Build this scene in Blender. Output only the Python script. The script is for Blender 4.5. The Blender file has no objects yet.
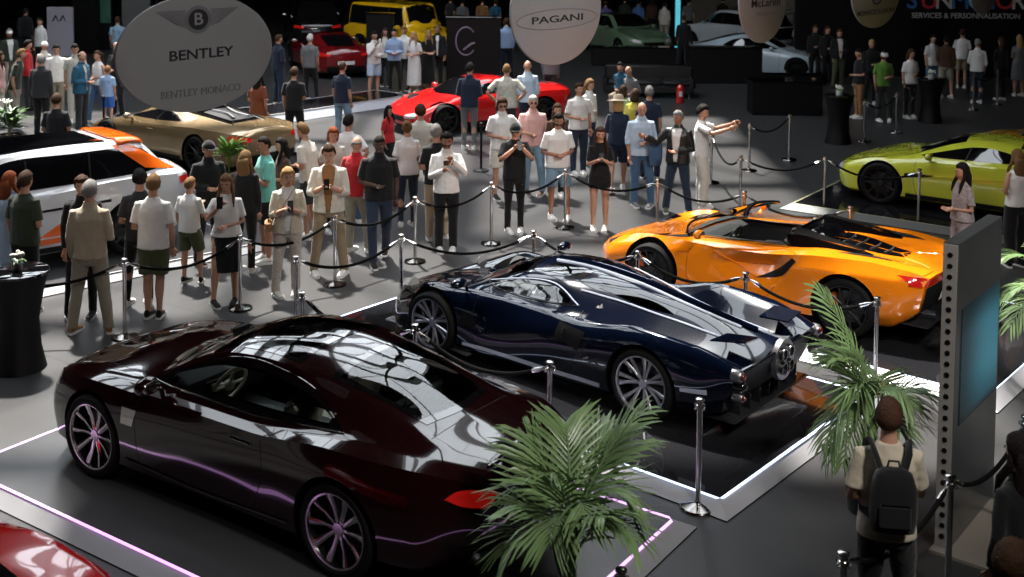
import bpy, bmesh, math, random
from mathutils import Vector, Matrix, noise
from mathutils.bvhtree import BVHTree
random.seed(7)
PI = math.pi
R = math.radians
SC = bpy.context.scene
COL = SC.collection

# ------------------------------------------------------------------ camera model (1024 x 577 frame, vertical-shift lens)
F, YH, CH, ROLL, CY = 1205.0, -86.0, 5.07, 0.009, -14.0
TILT = math.atan((CY - YH) / F)
def G(px, py, z=0.0):
    """point of the place at height z seen at photograph pixel px, py"""
    u, v = px - 512, CY - py
    c, s = math.cos(ROLL), math.sin(ROLL)
    u, v = c * u - s * v, s * u + c * v
    d = Vector((u, F * math.cos(TILT) + v * math.sin(TILT), -F * math.sin(TILT) + v * math.cos(TILT)))
    return Vector((0, 0, CH)) + d * ((z - CH) / d.z)
def GY(px, py, y):
    u, v = px - 512, CY - py
    c, s = math.cos(ROLL), math.sin(ROLL)
    u, v = c * u - s * v, s * u + c * v
    d = Vector((u, F * math.cos(TILT) + v * math.sin(TILT), -F * math.sin(TILT) + v * math.cos(TILT)))
    return Vector((0, 0, CH)) + d * (y / d.y)

cam_d = bpy.data.cameras.new('camera')
cam = bpy.data.objects.new('camera', cam_d)
COL.objects.link(cam)
SC.camera = cam
cam_d.lens = F / 1024 * 36
cam_d.sensor_width = 36
cam_d.shift_y = (CY - 288.5) / 1024
cam_d.clip_end = 300
_fwd = Vector((0, math.cos(TILT), -math.sin(TILT)))
_up = Vector((0, math.sin(TILT), math.cos(TILT)))
_rt = Vector((1, 0, 0))
_c, _s = math.cos(ROLL), math.sin(ROLL)
_r2 = _rt * _c + _up * _s
_u2 = -_rt * _s + _up * _c
cam.matrix_world = Matrix(((_r2.x, _u2.x, -_fwd.x, 0), (_r2.y, _u2.y, -_fwd.y, 0), (_r2.z, _u2.z, -_fwd.z, CH), (0, 0, 0, 1)))
cam_d.dof.use_dof = True
cam_d.dof.focus_distance = 13.0
cam_d.dof.aperture_fstop = 2.2

# ------------------------------------------------------------------ materials
MATS = {}
def mat(name, col, rough=0.5, metal=0.0, coat=0.0, spec=0.5, noise_amt=0.0, nscale=8.0, bump=0.0, emit=None, estr=0.0, sheen=0.0, flake=0.0):
    if name in MATS: return MATS[name]
    m = bpy.data.materials.new(name)
    m.use_nodes = True
    nt = m.node_tree
    b = nt.nodes['Principled BSDF']
    if len(col) == 3: col = (*col, 1)
    b.inputs['Base Color'].default_value = col
    b.inputs['Roughness'].default_value = rough
    b.inputs['Metallic'].default_value = metal
    b.inputs['Coat Weight'].default_value = coat
    b.inputs['Coat Roughness'].default_value = 0.02
    b.inputs['Specular IOR Level'].default_value = spec
    if sheen: b.inputs['Sheen Weight'].default_value = sheen
    if emit:
        b.inputs['Emission Color'].default_value = (*emit, 1)
        b.inputs['Emission Strength'].default_value = estr
    tc = nt.nodes.new('ShaderNodeTexCoord')
    n = nt.nodes.new('ShaderNodeTexNoise')
    n.inputs['Scale'].default_value = nscale
    n.inputs['Detail'].default_value = 4
    nt.links.new(tc.outputs['Object'], n.inputs['Vector'])
    if noise_amt:
        mx = nt.nodes.new('ShaderNodeMix'); mx.data_type = 'RGBA'
        mx.inputs[6].default_value = tuple(c * (1 - noise_amt) for c in col[:3]) + (1,)
        mx.inputs[7].default_value = tuple(min(1, c * (1 + noise_amt)) for c in col[:3]) + (1,)
        nt.links.new(n.outputs['Fac'], mx.inputs[0])
        nt.links.new(mx.outputs[2], b.inputs['Base Color'])
    if bump:
        bp = nt.nodes.new('ShaderNodeBump')
        bp.inputs['Strength'].default_value = bump
        bp.inputs['Distance'].default_value = 0.02
        nt.links.new(n.outputs['Fac'], bp.inputs['Height'])
        nt.links.new(bp.outputs[0], b.inputs['Normal'])
    MATS[name] = m
    return m
def glass_mat(name, tint=(0.55, 0.62, 0.6), refl=0.12):
    if name in MATS: return MATS[name]
    m = bpy.data.materials.new(name); m.use_nodes = True
    nt = m.node_tree
    nt.nodes.remove(nt.nodes['Principled BSDF'])
    out = nt.nodes['Material Output']
    t = nt.nodes.new('ShaderNodeBsdfTransparent'); t.inputs[0].default_value = (*tint, 1)
    g = nt.nodes.new('ShaderNodeBsdfGlossy'); g.inputs['Roughness'].default_value = 0.02
    fr = nt.nodes.new('ShaderNodeFresnel'); fr.inputs[0].default_value = 1.6
    ma = nt.nodes.new('ShaderNodeMath'); ma.operation = 'MULTIPLY_ADD'
    ma.inputs[1].default_value = 0.9; ma.inputs[2].default_value = refl * 0.4
    mx = nt.nodes.new('ShaderNodeMixShader')
    nt.links.new(fr.outputs[0], ma.inputs[0]); nt.links.new(ma.outputs[0], mx.inputs[0])
    nt.links.new(t.outputs[0], mx.inputs[1]); nt.links.new(g.outputs[0], mx.inputs[2])
    nt.links.new(mx.outputs[0], out.inputs[0])
    MATS[name] = m
    return m
def cloth(col, dark=False):
    k = 'cloth_%02x%02x%02x' % tuple(int(255 * c) for c in col)
    return mat(k, col, 0.85, noise_amt=0.12, nscale=14, sheen=0.2, spec=0.2)
BLACK = mat('satin_black', (0.0035, 0.0035, 0.004), 0.5, spec=0.25)
GLOSSB = mat('gloss_black', (0.004, 0.004, 0.005), 0.06, coat=1.0)
RUBBER = mat('tyre_rubber', (0.004, 0.004, 0.004), 0.75, spec=0.2, bump=0.1, nscale=60)
CHROME = mat('polished_chrome', (0.62, 0.60, 0.58), 0.16, metal=1.0, noise_amt=0.05)
STEEL = mat('brushed_steel', (0.30, 0.30, 0.31), 0.38, metal=1.0, noise_amt=0.15)
CARBON = mat('carbon_black', (0.012, 0.012, 0.014), 0.25, coat=0.5, noise_amt=0.3, nscale=120)
WHITE = mat('white_paint', (0.75, 0.75, 0.75), 0.5)
GLASS = glass_mat('clear_car_glass', (0.84, 0.89, 0.87), .08)
DGLASS = glass_mat('tinted_car_glass', (0.10, 0.12, 0.12))
TAILRED = mat('red_lamp_lens', (0.45, 0.01, 0.01), 0.12, coat=1.0, emit=(1, 0.02, 0.01), estr=0.12)
LAMPW = mat('clear_lamp_lens', (0.5, 0.5, 0.5), 0.1, coat=1.0)

# ------------------------------------------------------------------ mesh building
class MB:
    def __init__(s): s.v = []; s.f = []; s.m = []
    def add(s, vs, fs, mi=0):
        o = len(s.v)
        s.v += [Vector(v) for v in vs]
        s.f += [tuple(i + o for i in f) for f in fs]
        s.m += [mi] * len(fs)
        return s
    def loft(s, rings, mi=0, cap=True, closed=True):
        n = len(rings[0]); vs = [p for r in rings for p in r]; fs = []
        for i in range(len(rings) - 1):
            for j in range(n if closed else n - 1):
                k = (j + 1) % n
                fs.append((i * n + j, i * n + k, (i + 1) * n + k, (i + 1) * n + j))
        if cap and closed:
            fs.append(tuple(range(n))[::-1]); fs.append(tuple((len(rings) - 1) * n + j for j in range(n)))
        return s.add(vs, fs, mi)
    def tube(s, pts, rad, seg=8, mi=0, cap=True, ref=(0, 0, 1), round_end=False):
        pts = [Vector(p) for p in pts]
        if not isinstance(rad, (list, tuple)): rad = [rad] * len(pts)
        rings = []; up = Vector(ref)
        for i, p in enumerate(pts):
            t = (pts[min(i + 1, len(pts) - 1)] - pts[max(i - 1, 0)]).normalized()
            a = t.cross(up)
            if a.length < 1e-3: a = t.cross(Vector((1, 0.01, 0)))
            a.normalize(); b = a.cross(t).normalized(); up = b
            r = rad[i]; ra, rb = (r if isinstance(r, (list, tuple)) else (r, r))
            rings.append([p + a * (math.cos(2 * PI * k / seg) * ra) + b * (math.sin(2 * PI * k / seg) * rb) for k in range(seg)])
        if round_end:
            for e, sg in ((0, -1), (-1, 1)):
                c = pts[e]; t = (pts[1] - pts[0]) if e == 0 else (pts[-1] - pts[-2]); t = t.normalized() * sg
                rr = rad[e]; rr = max(rr) if isinstance(rr, (list, tuple)) else rr
                nr = [c + (q - c) * 0.62 + t * rr * 0.65 for q in rings[e]]
                if e == 0: rings.insert(0, nr)
                else: rings.append(nr)
        return s.loft(rings, mi, cap)
    def ell(s, c, r, seg=12, rings=8, mi=0, M=None, fn=None):
        vs = []; c = Vector(c)
        for i in range(rings + 1):
            th = PI * i / rings
            for j in range(seg):
                ph = 2 * PI * j / seg
                d = Vector((math.sin(th) * math.cos(ph), math.sin(th) * math.sin(ph), math.cos(th)))
                if fn: p = fn(d)
                else: p = Vector((d.x * r[0], d.y * r[1], d.z * r[2]))
                if M: p = M @ p
                vs.append(c + p)
        fs = [(i * seg + j, (i + 1) * seg + j, (i + 1) * seg + (j + 1) % seg, i * seg + (j + 1) % seg) for i in range(rings) for j in range(seg)]
        return s.add(vs, fs, mi)
    def box(s, c, d, mi=0, M=None, bev=0.0):
        c = Vector(c); hx, hy, hz = d[0] / 2, d[1] / 2, d[2] / 2
        if bev:
            b = min(bev, hx * .9, hy * .9, hz * .9); rings = []
            for z, e in ((-hz, b), (-hz + b, 0), (hz - b, 0), (hz, b)):
                x, y = hx - e, hy - e
                rings.append([(-x, -y + b, z), (-x + b, -y, z), (x - b, -y, z), (x, -y + b, z), (x, y - b, z), (x - b, y, z), (-x + b, y, z), (-x, y - b, z)])
            t = MB().loft([[Vector(p) for p in r] for r in rings])
            vs, fs = t.v, t.f
        else:
            vs = [Vector((x, y, z)) for z in (-hz, hz) for y in (-hy, hy) for x in (-hx, hx)]
            fs = [(0, 2, 3, 1), (4, 5, 7, 6), (0, 1, 5, 4), (2, 6, 7, 3), (0, 4, 6, 2), (1, 3, 7, 5)]
        return s.add([c + ((M @ v) if M else v) for v in vs], fs, mi)
    def lathe(s, prof, seg=24, mi=0, axis='z', c=(0, 0, 0), cap=True):
        c = Vector(c); rings = []
        for r, h in prof:
            ring = []
            for k in range(seg):
                a = 2 * PI * k / seg
                x, y = math.cos(a) * r, math.sin(a) * r
                ring.append(c + (Vector((x, y, h)) if axis == 'z' else Vector((x, h, -y)) if axis == 'y' else Vector((h, x, y))))
            rings.append(ring)
        return s.loft(rings, mi, cap=cap)
    def prism(s, poly, h, mi=0, M=None):
        n = len(poly)
        vs = [Vector((x, y, 0)) for x, y in poly] + [Vector((x, y, h)) for x, y in poly]
        fs = [tuple(range(n))[::-1], tuple(range(n, 2 * n))] + [(i, (i + 1) % n, n + (i + 1) % n, n + i) for i in range(n)]
        return s.add([(M @ v) if M else v for v in vs], fs, mi)
    def mesh(s, name):
        me = bpy.data.meshes.new(name)
        me.from_pydata([tuple(v) for v in s.v], [], s.f)
        for p, i in zip(me.polygons, s.m): p.material_index = i
        return me
    def build(s, name, mats, parent=None, smooth=True, loc=None, rotz=None, angle=40, remesh=0, wrinkle=0, weld=False, fixn=True, me=None):
        if me is None: me = s.mesh(name)
        if not isinstance(mats, (list, tuple)): mats = [mats]
        for m in mats: me.materials.append(m)
        if fixn and len(me.polygons):
            bm = bmesh.new(); bm.from_mesh(me)
            if weld: bmesh.ops.remove_doubles(bm, verts=bm.verts, dist=1e-5)
            bmesh.ops.recalc_face_normals(bm, faces=bm.faces)
            bm.to_mesh(me); bm.free()
        o = bpy.data.objects.new(name, me)
        COL.objects.link(o)
        if remesh:
            md = o.modifiers.new('r', 'REMESH'); md.mode = 'VOXEL'; md.voxel_size = remesh; md.adaptivity = 0
            ms = o.modifiers.new('s', 'SMOOTH'); ms.factor = 0.6; ms.iterations = 3
            dg = bpy.context.evaluated_depsgraph_get()
            nm = bpy.data.meshes.new_from_object(o.evaluated_get(dg))
            o.modifiers.clear(); old = o.data; o.data = nm; bpy.data.meshes.remove(old)
            me = nm; me.name = name
            if not len(me.materials):
                for m in mats: me.materials.append(m)
            if wrinkle:
                off = Vector((random.random() * 50, 0, 0))
                me.update()
                nn = [v.normal.copy() for v in me.vertices]
                for v, q in zip(me.vertices, nn):
                    w = noise.noise(Vector((v.co.x * 14, v.co.y * 14, v.co.z * 7)) + off) + .5 * noise.noise(v.co * 30 + off)
                    v.co += q * w * wrinkle
        if smooth:
            me.polygons.foreach_set('use_smooth', [True] * len(me.polygons))
            if angle and not remesh:
                me.set_sharp_from_angle(angle=R(angle))
        me.update()
        if parent: o.parent = parent
        if loc is not None: o.location = loc
        if rotz is not None: o.rotation_euler = (0, 0, rotz)
        return o
def tag(o, label=None, cat=None, group=None, kind=None):
    if label: o['label'] = label
    if cat: o['category'] = cat
    if group: o['group'] = group
    if kind: o['kind'] = kind
    return o
def empty(name, loc=(0, 0, 0), rotz=0, label=None, cat=None, group=None):
    o = bpy.data.objects.new(name, None)
    COL.objects.link(o); o.location = loc; o.rotation_euler = (0, 0, rotz); o.empty_display_size = .2
    return tag(o, label, cat, group)
def pchip(pts):
    """monotone cubic through (x, v) pairs"""
    pts = sorted(pts); xs = [p[0] for p in pts]; ys = [p[1] for p in pts]; n = len(xs)
    if n == 1: return lambda x: ys[0]
    d = [(ys[i + 1] - ys[i]) / (xs[i + 1] - xs[i]) for i in range(n - 1)]
    m = [d[0]] + [0 if d[i - 1] * d[i] <= 0 else 2 * d[i - 1] * d[i] / (d[i - 1] + d[i]) for i in range(1, n - 1)] + [d[-1]]
    def f(x):
        if x <= xs[0]: return ys[0]
        if x >= xs[-1]: return ys[-1]
        i = 0
        while x > xs[i + 1]: i += 1
        h = xs[i + 1] - xs[i]; t = (x - xs[i]) / h
        return (2 * t**3 - 3 * t**2 + 1) * ys[i] + (t**3 - 2 * t**2 + t) * h * m[i] + (-2 * t**3 + 3 * t**2) * ys[i + 1] + (t**3 - t**2) * h * m[i + 1]
    return f
def catmull(P, m, sharp=()):
    """points through P, m steps per span, tangents broken at indices in sharp"""
    out = []
    n = len(P)
    for i in range(n - 1):
        a, b = P[i], P[i + 1]
        ta = (b - P[i - 1]) / 2 if i > 0 and i not in sharp else (b - a)
        tb = (P[i + 2] - a) / 2 if i + 2 < n and (i + 1) not in sharp else (b - a)
        L = (b - a).length
        if ta.length > 1e-6: ta = ta.normalized() * min(ta.length, L * 1.2)
        if tb.length > 1e-6: tb = tb.normalized() * min(tb.length, L * 1.2)
        for k in range(m):
            t = k / m
            out.append((2 * t**3 - 3 * t**2 + 1) * a + (t**3 - 2 * t**2 + t) * ta + (-2 * t**3 + 3 * t**2) * b + (t**3 - t**2) * tb)
    out.append(P[-1].copy())
    return out
def polyline(pts, t):
    L = [0]
    for a, b in zip(pts, pts[1:]): L.append(L[-1] + (Vector(b) - Vector(a)).length)
    d = t * L[-1]
    for i in range(len(pts) - 1):
        if d <= L[i + 1] or i == len(pts) - 2:
            s = (d - L[i]) / max(1e-9, L[i + 1] - L[i])
            return Vector(pts[i]).lerp(Vector(pts[i + 1]), min(1, max(0, s)))
def smooth_poly(pts, m=6):
    P = [Vector((p[0], p[1], 0)) for p in pts]
    return [(q.x, q.y) for q in catmull(P, m)] if len(P) > 2 else [tuple(p) for p in pts]
def inside(poly, x, y):
    c = False; n = len(poly)
    for i in range(n):
        x1, y1 = poly[i]; x2, y2 = poly[i - 1]
        if (y1 > y) != (y2 > y) and x < (x2 - x1) * (y - y1) / (y2 - y1) + x1: c = not c
    return c
def text_mesh(txt, size, bold=False, xs=1.0):
    """lettering as MB-ready verts/faces centred on the origin in the x,y plane"""
    cu = bpy.data.curves.new('t', 'FONT'); cu.body = txt; cu.size = size; cu.align_x = 'CENTER'; cu.align_y = 'CENTER'
    cu.extrude = 0.002 * 1; cu.offset = 0.012 * size if bold else 0.0; cu.resolution_u = 3
    o = bpy.data.objects.new('t', cu); COL.objects.link(o)
    dg = bpy.context.evaluated_depsgraph_get()
    me = bpy.data.meshes.new_from_object(o.evaluated_get(dg))
    vs = [Vector((v.co.x * xs, v.co.y, v.co.z)) for v in me.vertices]; fs = [tuple(p.vertices) for p in me.polygons]
    bpy.data.objects.remove(o); bpy.data.curves.remove(cu); bpy.data.meshes.remove(me)
    return vs, fs
# ------------------------------------------------------------------ cars
# local frame: +x towards the nose, +y the car's left side, z up from the ground under the tyres
class Car:
    def __init__(s, name, label, loc, heading, cat='car', group=None):
        s.root = empty(name, loc, heading, label, cat, group)
    def body(s, lines, sharp, paint, wells=(), N=70, m=4, bulge_f=0.06, bulge_r=0.04, well_depth=0.5, name='body', under=1):
        """lines: feature lines from under the floor (y=0) up over to the roof centre (y=0); each a list of (x, y, z)"""
        rows = []
        fy = [(pchip([(p[0], p[1]) for p in L]), pchip([(p[0], p[2]) for p in L])) for L in lines]
        x0 = [max(p[0] for p in L) for L in lines]; x1 = [min(p[0] for p in L) for L in lines]
        cols = []
        for i in range(N + 1):
            t = i / N
            t = t - 0.10 * math.sin(2 * PI * t) / (2 * PI) * 2.2      # denser at both ends
            sec = []
            for k, L in enumerate(lines):
                x = x0[k] + (x1[k] - x0[k]) * t
                sec.append(Vector((x, fy[k][0](x), fy[k][1](x))))
            cols.append(catmull(sec, m, sharp))
        n = len(cols[0]); mb = MB(); vs = []; fs = []; mi = []
        full = 2 * n - 2
        for c in cols:
            for p in c: vs.append(p)
            for p in c[-2:0:-1]: vs.append(Vector((p.x, -p.y, p.z)))
        for i in range(N):
            for j in range(full):
                k = (j + 1) % full
                fs.append((i * full + j, (i + 1) * full + j, (i + 1) * full + k, i * full + k))
                jj = j if j < n - 1 else full - 1 - j
                mi.append(1 if jj < under * m else 0)
        H = 6
        for e, bul, sg in ((0, bulge_f, 1), (N, bulge_r, -1)):
            base = e * full; prev = None
            for j in range(n):
                l = base + j; r = base + (full - j) % full if 0 < j < n - 1 else l
                pl = vs[l]; pr = vs[r]
                if l == r: row = [l] * (H + 1)
                else:
                    row = [l]
                    for q in range(1, H):
                        w = q / H
                        p = pl.lerp(pr, w); p = p + Vector((sg * bul * 4 * w * (1 - w) * min(1, pl.y / .5), 0, 0))
                        vs.append(p); row.append(len(vs) - 1)
                    row.append(r)
                if prev:
                    for q in range(H):
                        f = [prev[q], row[q], row[q + 1], prev[q + 1]]
                        f = [a for ii, a in enumerate(f) if a != f[ii - 1]]
                        if len(f) > 2: fs.append(tuple(f)); mi.append(1 if j <= under * m else 0)
                prev = row
        me = bpy.data.meshes.new(name); me.from_pydata([tuple(v) for v in vs], [], fs)
        for p, i in zip(me.polygons, mi): p.material_index = i
        bm = bmesh.new(); bm.from_mesh(me); bmesh.ops.remove_doubles(bm, verts=bm.verts, dist=1e-5)
        bmesh.ops.recalc_face_normals(bm, faces=bm.faces)
        if bm.calc_volume() < 0: bmesh.ops.reverse_faces(bm, faces=bm.faces)
        s.bvh = BVHTree.FromBMesh(bm)
        bm.to_mesh(me); bm.free()
        me.materials.append(paint); me.materials.append(BLACK)
        o = bpy.data.objects.new(name, me); COL.objects.link(o)
        for (wx, wz, wr, yin) in wells:
            for sg in (1, -1):
                cm = MB(); cm.lathe([(wr, yin), (wr, 1.4)], 40, axis='y', c=(0, 0, 0))
                cm.v = [Vector((v.x + wx, v.y * sg, v.z + wz)) for v in cm.v]
                cme = cm.mesh('cut'); cme.materials.append(paint); cme.materials.append(BLACK)
                for p in cme.polygons: p.material_index = 1
                bb = bmesh.new(); bb.from_mesh(cme); bmesh.ops.recalc_face_normals(bb, faces=bb.faces); bb.to_mesh(cme); bb.free()
                co = bpy.data.objects.new('cut', cme); COL.objects.link(co)
                md = o.modifiers.new('b', 'BOOLEAN'); md.operation = 'DIFFERENCE'; md.object = co; md.solver = 'EXACT'
                dg = bpy.context.evaluated_depsgraph_get()
                nm = bpy.data.meshes.new_from_object(o.evaluated_get(dg))
                o.modifiers.clear()
                if len(nm.polygons) > 50: o.data = nm
                bpy.data.objects.remove(co)
        o.data.polygons.foreach_set('use_smooth', [True] * len(o.data.polygons))
        o.data.set_sharp_from_angle(angle=R(38))
        o.data.name = name
        o.parent = s.root; s.b = o
        return o
    def cast(s, proj, a, b, off):
        if proj == 'side': o, d = Vector((a, 3, b)), Vector((0, -1, 0))
        elif proj == 'top': o, d = Vector((a, b, 4)), Vector((0, 0, -1))
        elif proj == 'rear': o, d = Vector((-6, a, b)), Vector((1, 0, 0))
        elif proj == 'front': o, d = Vector((6, a, b)), Vector((-1, 0, 0))
        h = s.bvh.ray_cast(o, d)
        if h[0] is None:
            q = s.bvh.find_nearest(Vector((a, 1.0, b)) if proj == 'side' else Vector((a, b, 1.2)) if proj == 'top' else Vector((-2.4 if proj == 'rear' else 2.4, a, b)))
            h = q
        n = h[1]
        if n.dot(d) > 0: n = -n
        return h[0] + n * off
    def patch(s, name, proj, lo, up, mt, off=0.004, nx=24, ny=8, frit=0.0, mirror=True, hole=False, parent=None, label=None, sm=True, thick=0.0, only=None):
        """a trim, glass or lamp piece that follows the body skin, spanned between a lower and an upper edge"""
        if sm: lo, up = smooth_poly(lo), smooth_poly(up)
        pts = []
        for j in range(ny + 1):
            for i in range(nx + 1):
                a = polyline(lo, i / nx); b = polyline(up, i / nx)
                p = Vector((a[0], a[1], 0)).lerp(Vector((b[0], b[1], 0)), j / ny)
                pts.append((p.x, p.y))
        P3 = [s.cast(proj, x, y, off) for x, y in pts]
        fs = [(j * (nx + 1) + i, j * (nx + 1) + i + 1, (j + 1) * (nx + 1) + i + 1, (j + 1) * (nx + 1) + i) for j in range(ny) for i in range(nx)]
        mats = [mt] if not isinstance(mt, (list, tuple)) else list(mt)
        mi = [0] * len(fs)
        if frit:
            fi = max(1, int(frit * 10)); fx = max(1, nx // 16)
            mats = mats + [GLOSSB] if len(mats) == 1 else mats
            for q in range(len(fs)):
                j, i = divmod(q, nx)
                if j < 1 or j >= ny - 1 or i < fx or i >= nx - fx: mi[q] = 1
        out = []
        for sg in ((1, -1) if mirror else (1,)):
            if only and sg != only: continue
            mb = MB(); mb.v = [Vector((p.x, p.y * sg, p.z)) for p in P3]; mb.f = fs if sg > 0 else [f[::-1] for f in fs]; mb.m = mi
            o = mb.build(name, mats, parent or s.root, angle=60, fixn=False, weld=False)
            # make normals face outwards
            me = o.data
            dref = {'side': Vector((0, sg, 0)), 'top': Vector((0, 0, 1)), 'rear': Vector((-1, 0, 0)), 'front': Vector((1, 0, 0))}[proj]
            av = Vector()
            for p in me.polygons: av += p.normal * p.area
            if av.dot(dref) < 0:
                me.flip_normals()
            if thick:
                md = o.modifiers.new('t', 'SOLIDIFY'); md.thickness = thick; md.offset = 0
            if label: o['label'] = label
            out.append(o)
        if hole:
            k = len(lo)
            poly = list(lo) + list(up)[::-1]
            cx = sum(p[0] for p in poly) / len(poly); cy = sum(p[1] for p in poly) / len(poly)
            W = max(p[0] for p in poly) - min(p[0] for p in poly); Hh = max(p[1] for p in poly) - min(p[1] for p in poly)
            sx, sy = 1 - 0.07 / W, 1 - 0.07 / Hh
            poly = [(cx + (x - cx) * sx, cy + (y - cy) * sy) for x, y in poly]
            bm = bmesh.new(); bm.from_mesh(s.b.data); kill = []
            for f in bm.faces:
                c = f.calc_center_median(); n = f.normal
                if proj == 'side':
                    if not mirror and c.y < 0: continue
                    if abs(c.y) > .2 and c.z > .5 and abs(n.z) < .93 and inside(poly, c.x, c.z): kill.append(f)
                elif proj == 'top' and n.z > .15 and c.z > .5 and (inside(poly, c.x, c.y) or (mirror and inside(poly, c.x, -c.y))): kill.append(f)
            bmesh.ops.delete(bm, geom=kill, context='FACES'); bm.to_mesh(s.b.data); bm.free()
        return out
    def line(s, name, proj, pts, r, mt, off=0.0, mirror=True, parent=None, only=None, n=30, label=None):
        P = [s.cast(proj, *polyline(smooth_poly(pts), i / n)[:2], off) for i in range(n + 1)]
        for sg in ((1, -1) if mirror else (1,)):
            if only and sg != only: continue
            o = MB().tube([Vector((p.x, p.y * sg, p.z)) for p in P], r, 6).build(name, mt, parent or s.root)
            if label: o['label'] = label
    def wheel(s, x, y, r=.36, w=.26, rim=.27, spokes=10, style='multi', rimmat=None, z=None, caliper=None, detail=True, steer=0):
        rimmat = rimmat or STEEL; z = z or r
        for sg in (1, -1):
            mb = MB(); yo = w / 2
            # barrel and lip
            mb.lathe([(.01, -yo * .4), (rim * .95, -yo * .4), (rim * .95, yo * .74)], 40, axis='y', mi=1, cap=False)
            mb.lathe([(rim * .94, yo * .74), (rim * .96, yo * .9), (rim * 1.01, yo * .92), (rim * 1.03, yo * .78)], 40, axis='y', cap=False)
            mb.lathe([(.001, yo * .62), (.045, yo * .62), (.06, yo * .5), (.065, yo * .2), (.001, yo * .2)], 20, axis='y')
            for k in range(spokes):
                a = 2 * PI * k / spokes
                sub = ((-.075, .0), (.075, .0)) if style == 'twin' else ((0, 0),)
                if style == 'y': sub = ((-.12, 0), (.12, 0))
                for da, _ in sub:
                    a0 = a; a1 = a + da * 2.2
                    p0 = Vector((math.cos(a0) * .05, yo * .5, math.sin(a0) * .05)); p1 = Vector((math.cos(a1) * rim * .97, yo * .72, math.sin(a1) * rim * .97))
                    if style == 'turb': a1 = a + .35; p1 = Vector((math.cos(a1) * rim * .97, yo * .72, math.sin(a1) * rim * .97))
                    pm = p0.lerp(p1, .5) + Vector((0, -.012, 0))
                    ww = .021 if style == 'twin' else .027 if style == 'petal' else .016
                    mb.tube([p0, pm, p1], [(ww * .8, .012), (ww * .85, .011), (ww * 1.35, .011)], 6, ref=(0, 1, 0))
            mb.v = [Vector((v.x, v.y * sg, v.z)) for v in mb.v]
            wh = mb.build('wheel', [rimmat, BLACK], s.root, angle=35)
            wh.location = (x, sg * y, z); wh.rotation_euler = (0, 0, steer)
            t = MB(); hw = w / 2
            t.lathe([(rim * 1.0, -hw * .85), (rim * 1.0, hw * .85), (rim * 1.08, hw), (r * .93, hw * .98), (r, hw * .72), (r, -hw * .72), (r * .93, -hw * .98), (rim * 1.08, -hw)], 48, axis='y')
            t.f = t.f[:-2]; t.m = t.m[:-2]; n = 48
            t.add([], [], 0); base = 0
            t.f += [(7 * n + j, 7 * n + (j + 1) % n, (j + 1) % n, j) for j in range(n)]; t.m += [0] * n
            t.v = [Vector((v.x, v.y * sg, v.z)) for v in t.v]
            t.build('tyre', RUBBER, wh, angle=30)
            if detail:
                d = MB(); d.lathe([(.01, 0), (rim * .7, 0), (rim * .7, .03), (.01, .03)], 28, axis='y', c=(0, -.03, 0))
                d.v = [Vector((v.x, v.y * sg, v.z)) for v in d.v]
                d.build('brake_disc', mat('dark_disc_steel', (.06, .06, .06), .4, metal=.8), wh, angle=30)
                if caliper:
                    c = MB(); c.box((rim * .62, .01 * sg, .06), (.09, .09, .17), bev=.02); c.build('brake_caliper', caliper, wh)
def mirror_dup(o, s):
    pass
def seat(parent, x, y, z, mt, back=.62):
    o = MB()
    o.box((x, y, z + .08), (.50, .48, .16), bev=.05)
    M = Matrix.Rotation(R(-20), 3, 'Y')
    o.box((x - .30, y, z + .38), (.13, .46, back), bev=.05, M=M)
    o.box((x - .42, y, z + .38 + back / 2 + .03), (.09, .24, .16), bev=.035, M=M)
    return o.build('seat', mt, parent)
def steering(parent, x, y, z, mt, r=.18):
    o = MB(); M = Matrix.Rotation(R(65), 3, 'Y')
    c = Vector((x, y, z)); pts = [c + M @ Vector((math.cos(2 * PI * k / 20) * r, math.sin(2 * PI * k / 20) * r, 0)) for k in range(21)]
    o.tube(pts, .016, 8)
    for a in (0, 90, 180): o.tube([c, c + M @ Vector((math.sin(R(a)) * r * -1 if a == 90 else 0, 0, 0)) + M @ Vector((0, (r if a == 0 else -r) if a != 90 else 0, 0))], .014, 6)
    o.ell(c, (.05, .06, .05)); o.tube([c, c + Vector((.25, 0, -.08))], .03, 8)
    return o.build('steering_wheel', mt, parent)
LED_V = mat('violet_led', (0.8, 0.5, 0.9), 0.4, emit=(0.86, 0.42, 1.0), estr=1.25)
LED_B = mat('cool_led', (0.7, 0.8, 1.0), 0.4, emit=(0.62, 0.72, 1.0), estr=1.6)
AMBER = mat('amber_lens', (0.8, 0.3, 0.02), 0.2, coat=1)
def place_car(fpx, rpx, rwheel, half, base=.1):
    A = G(*fpx, base + rwheel); B = G(*rpx, base + rwheel)
    th = math.atan2(A.y - B.y, A.x - B.x)
    mid = (A + B) / 2
    left = Vector((-math.sin(th), math.cos(th), 0))
    p = mid - left * half
    return Vector((p.x, p.y, base)), th

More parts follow.
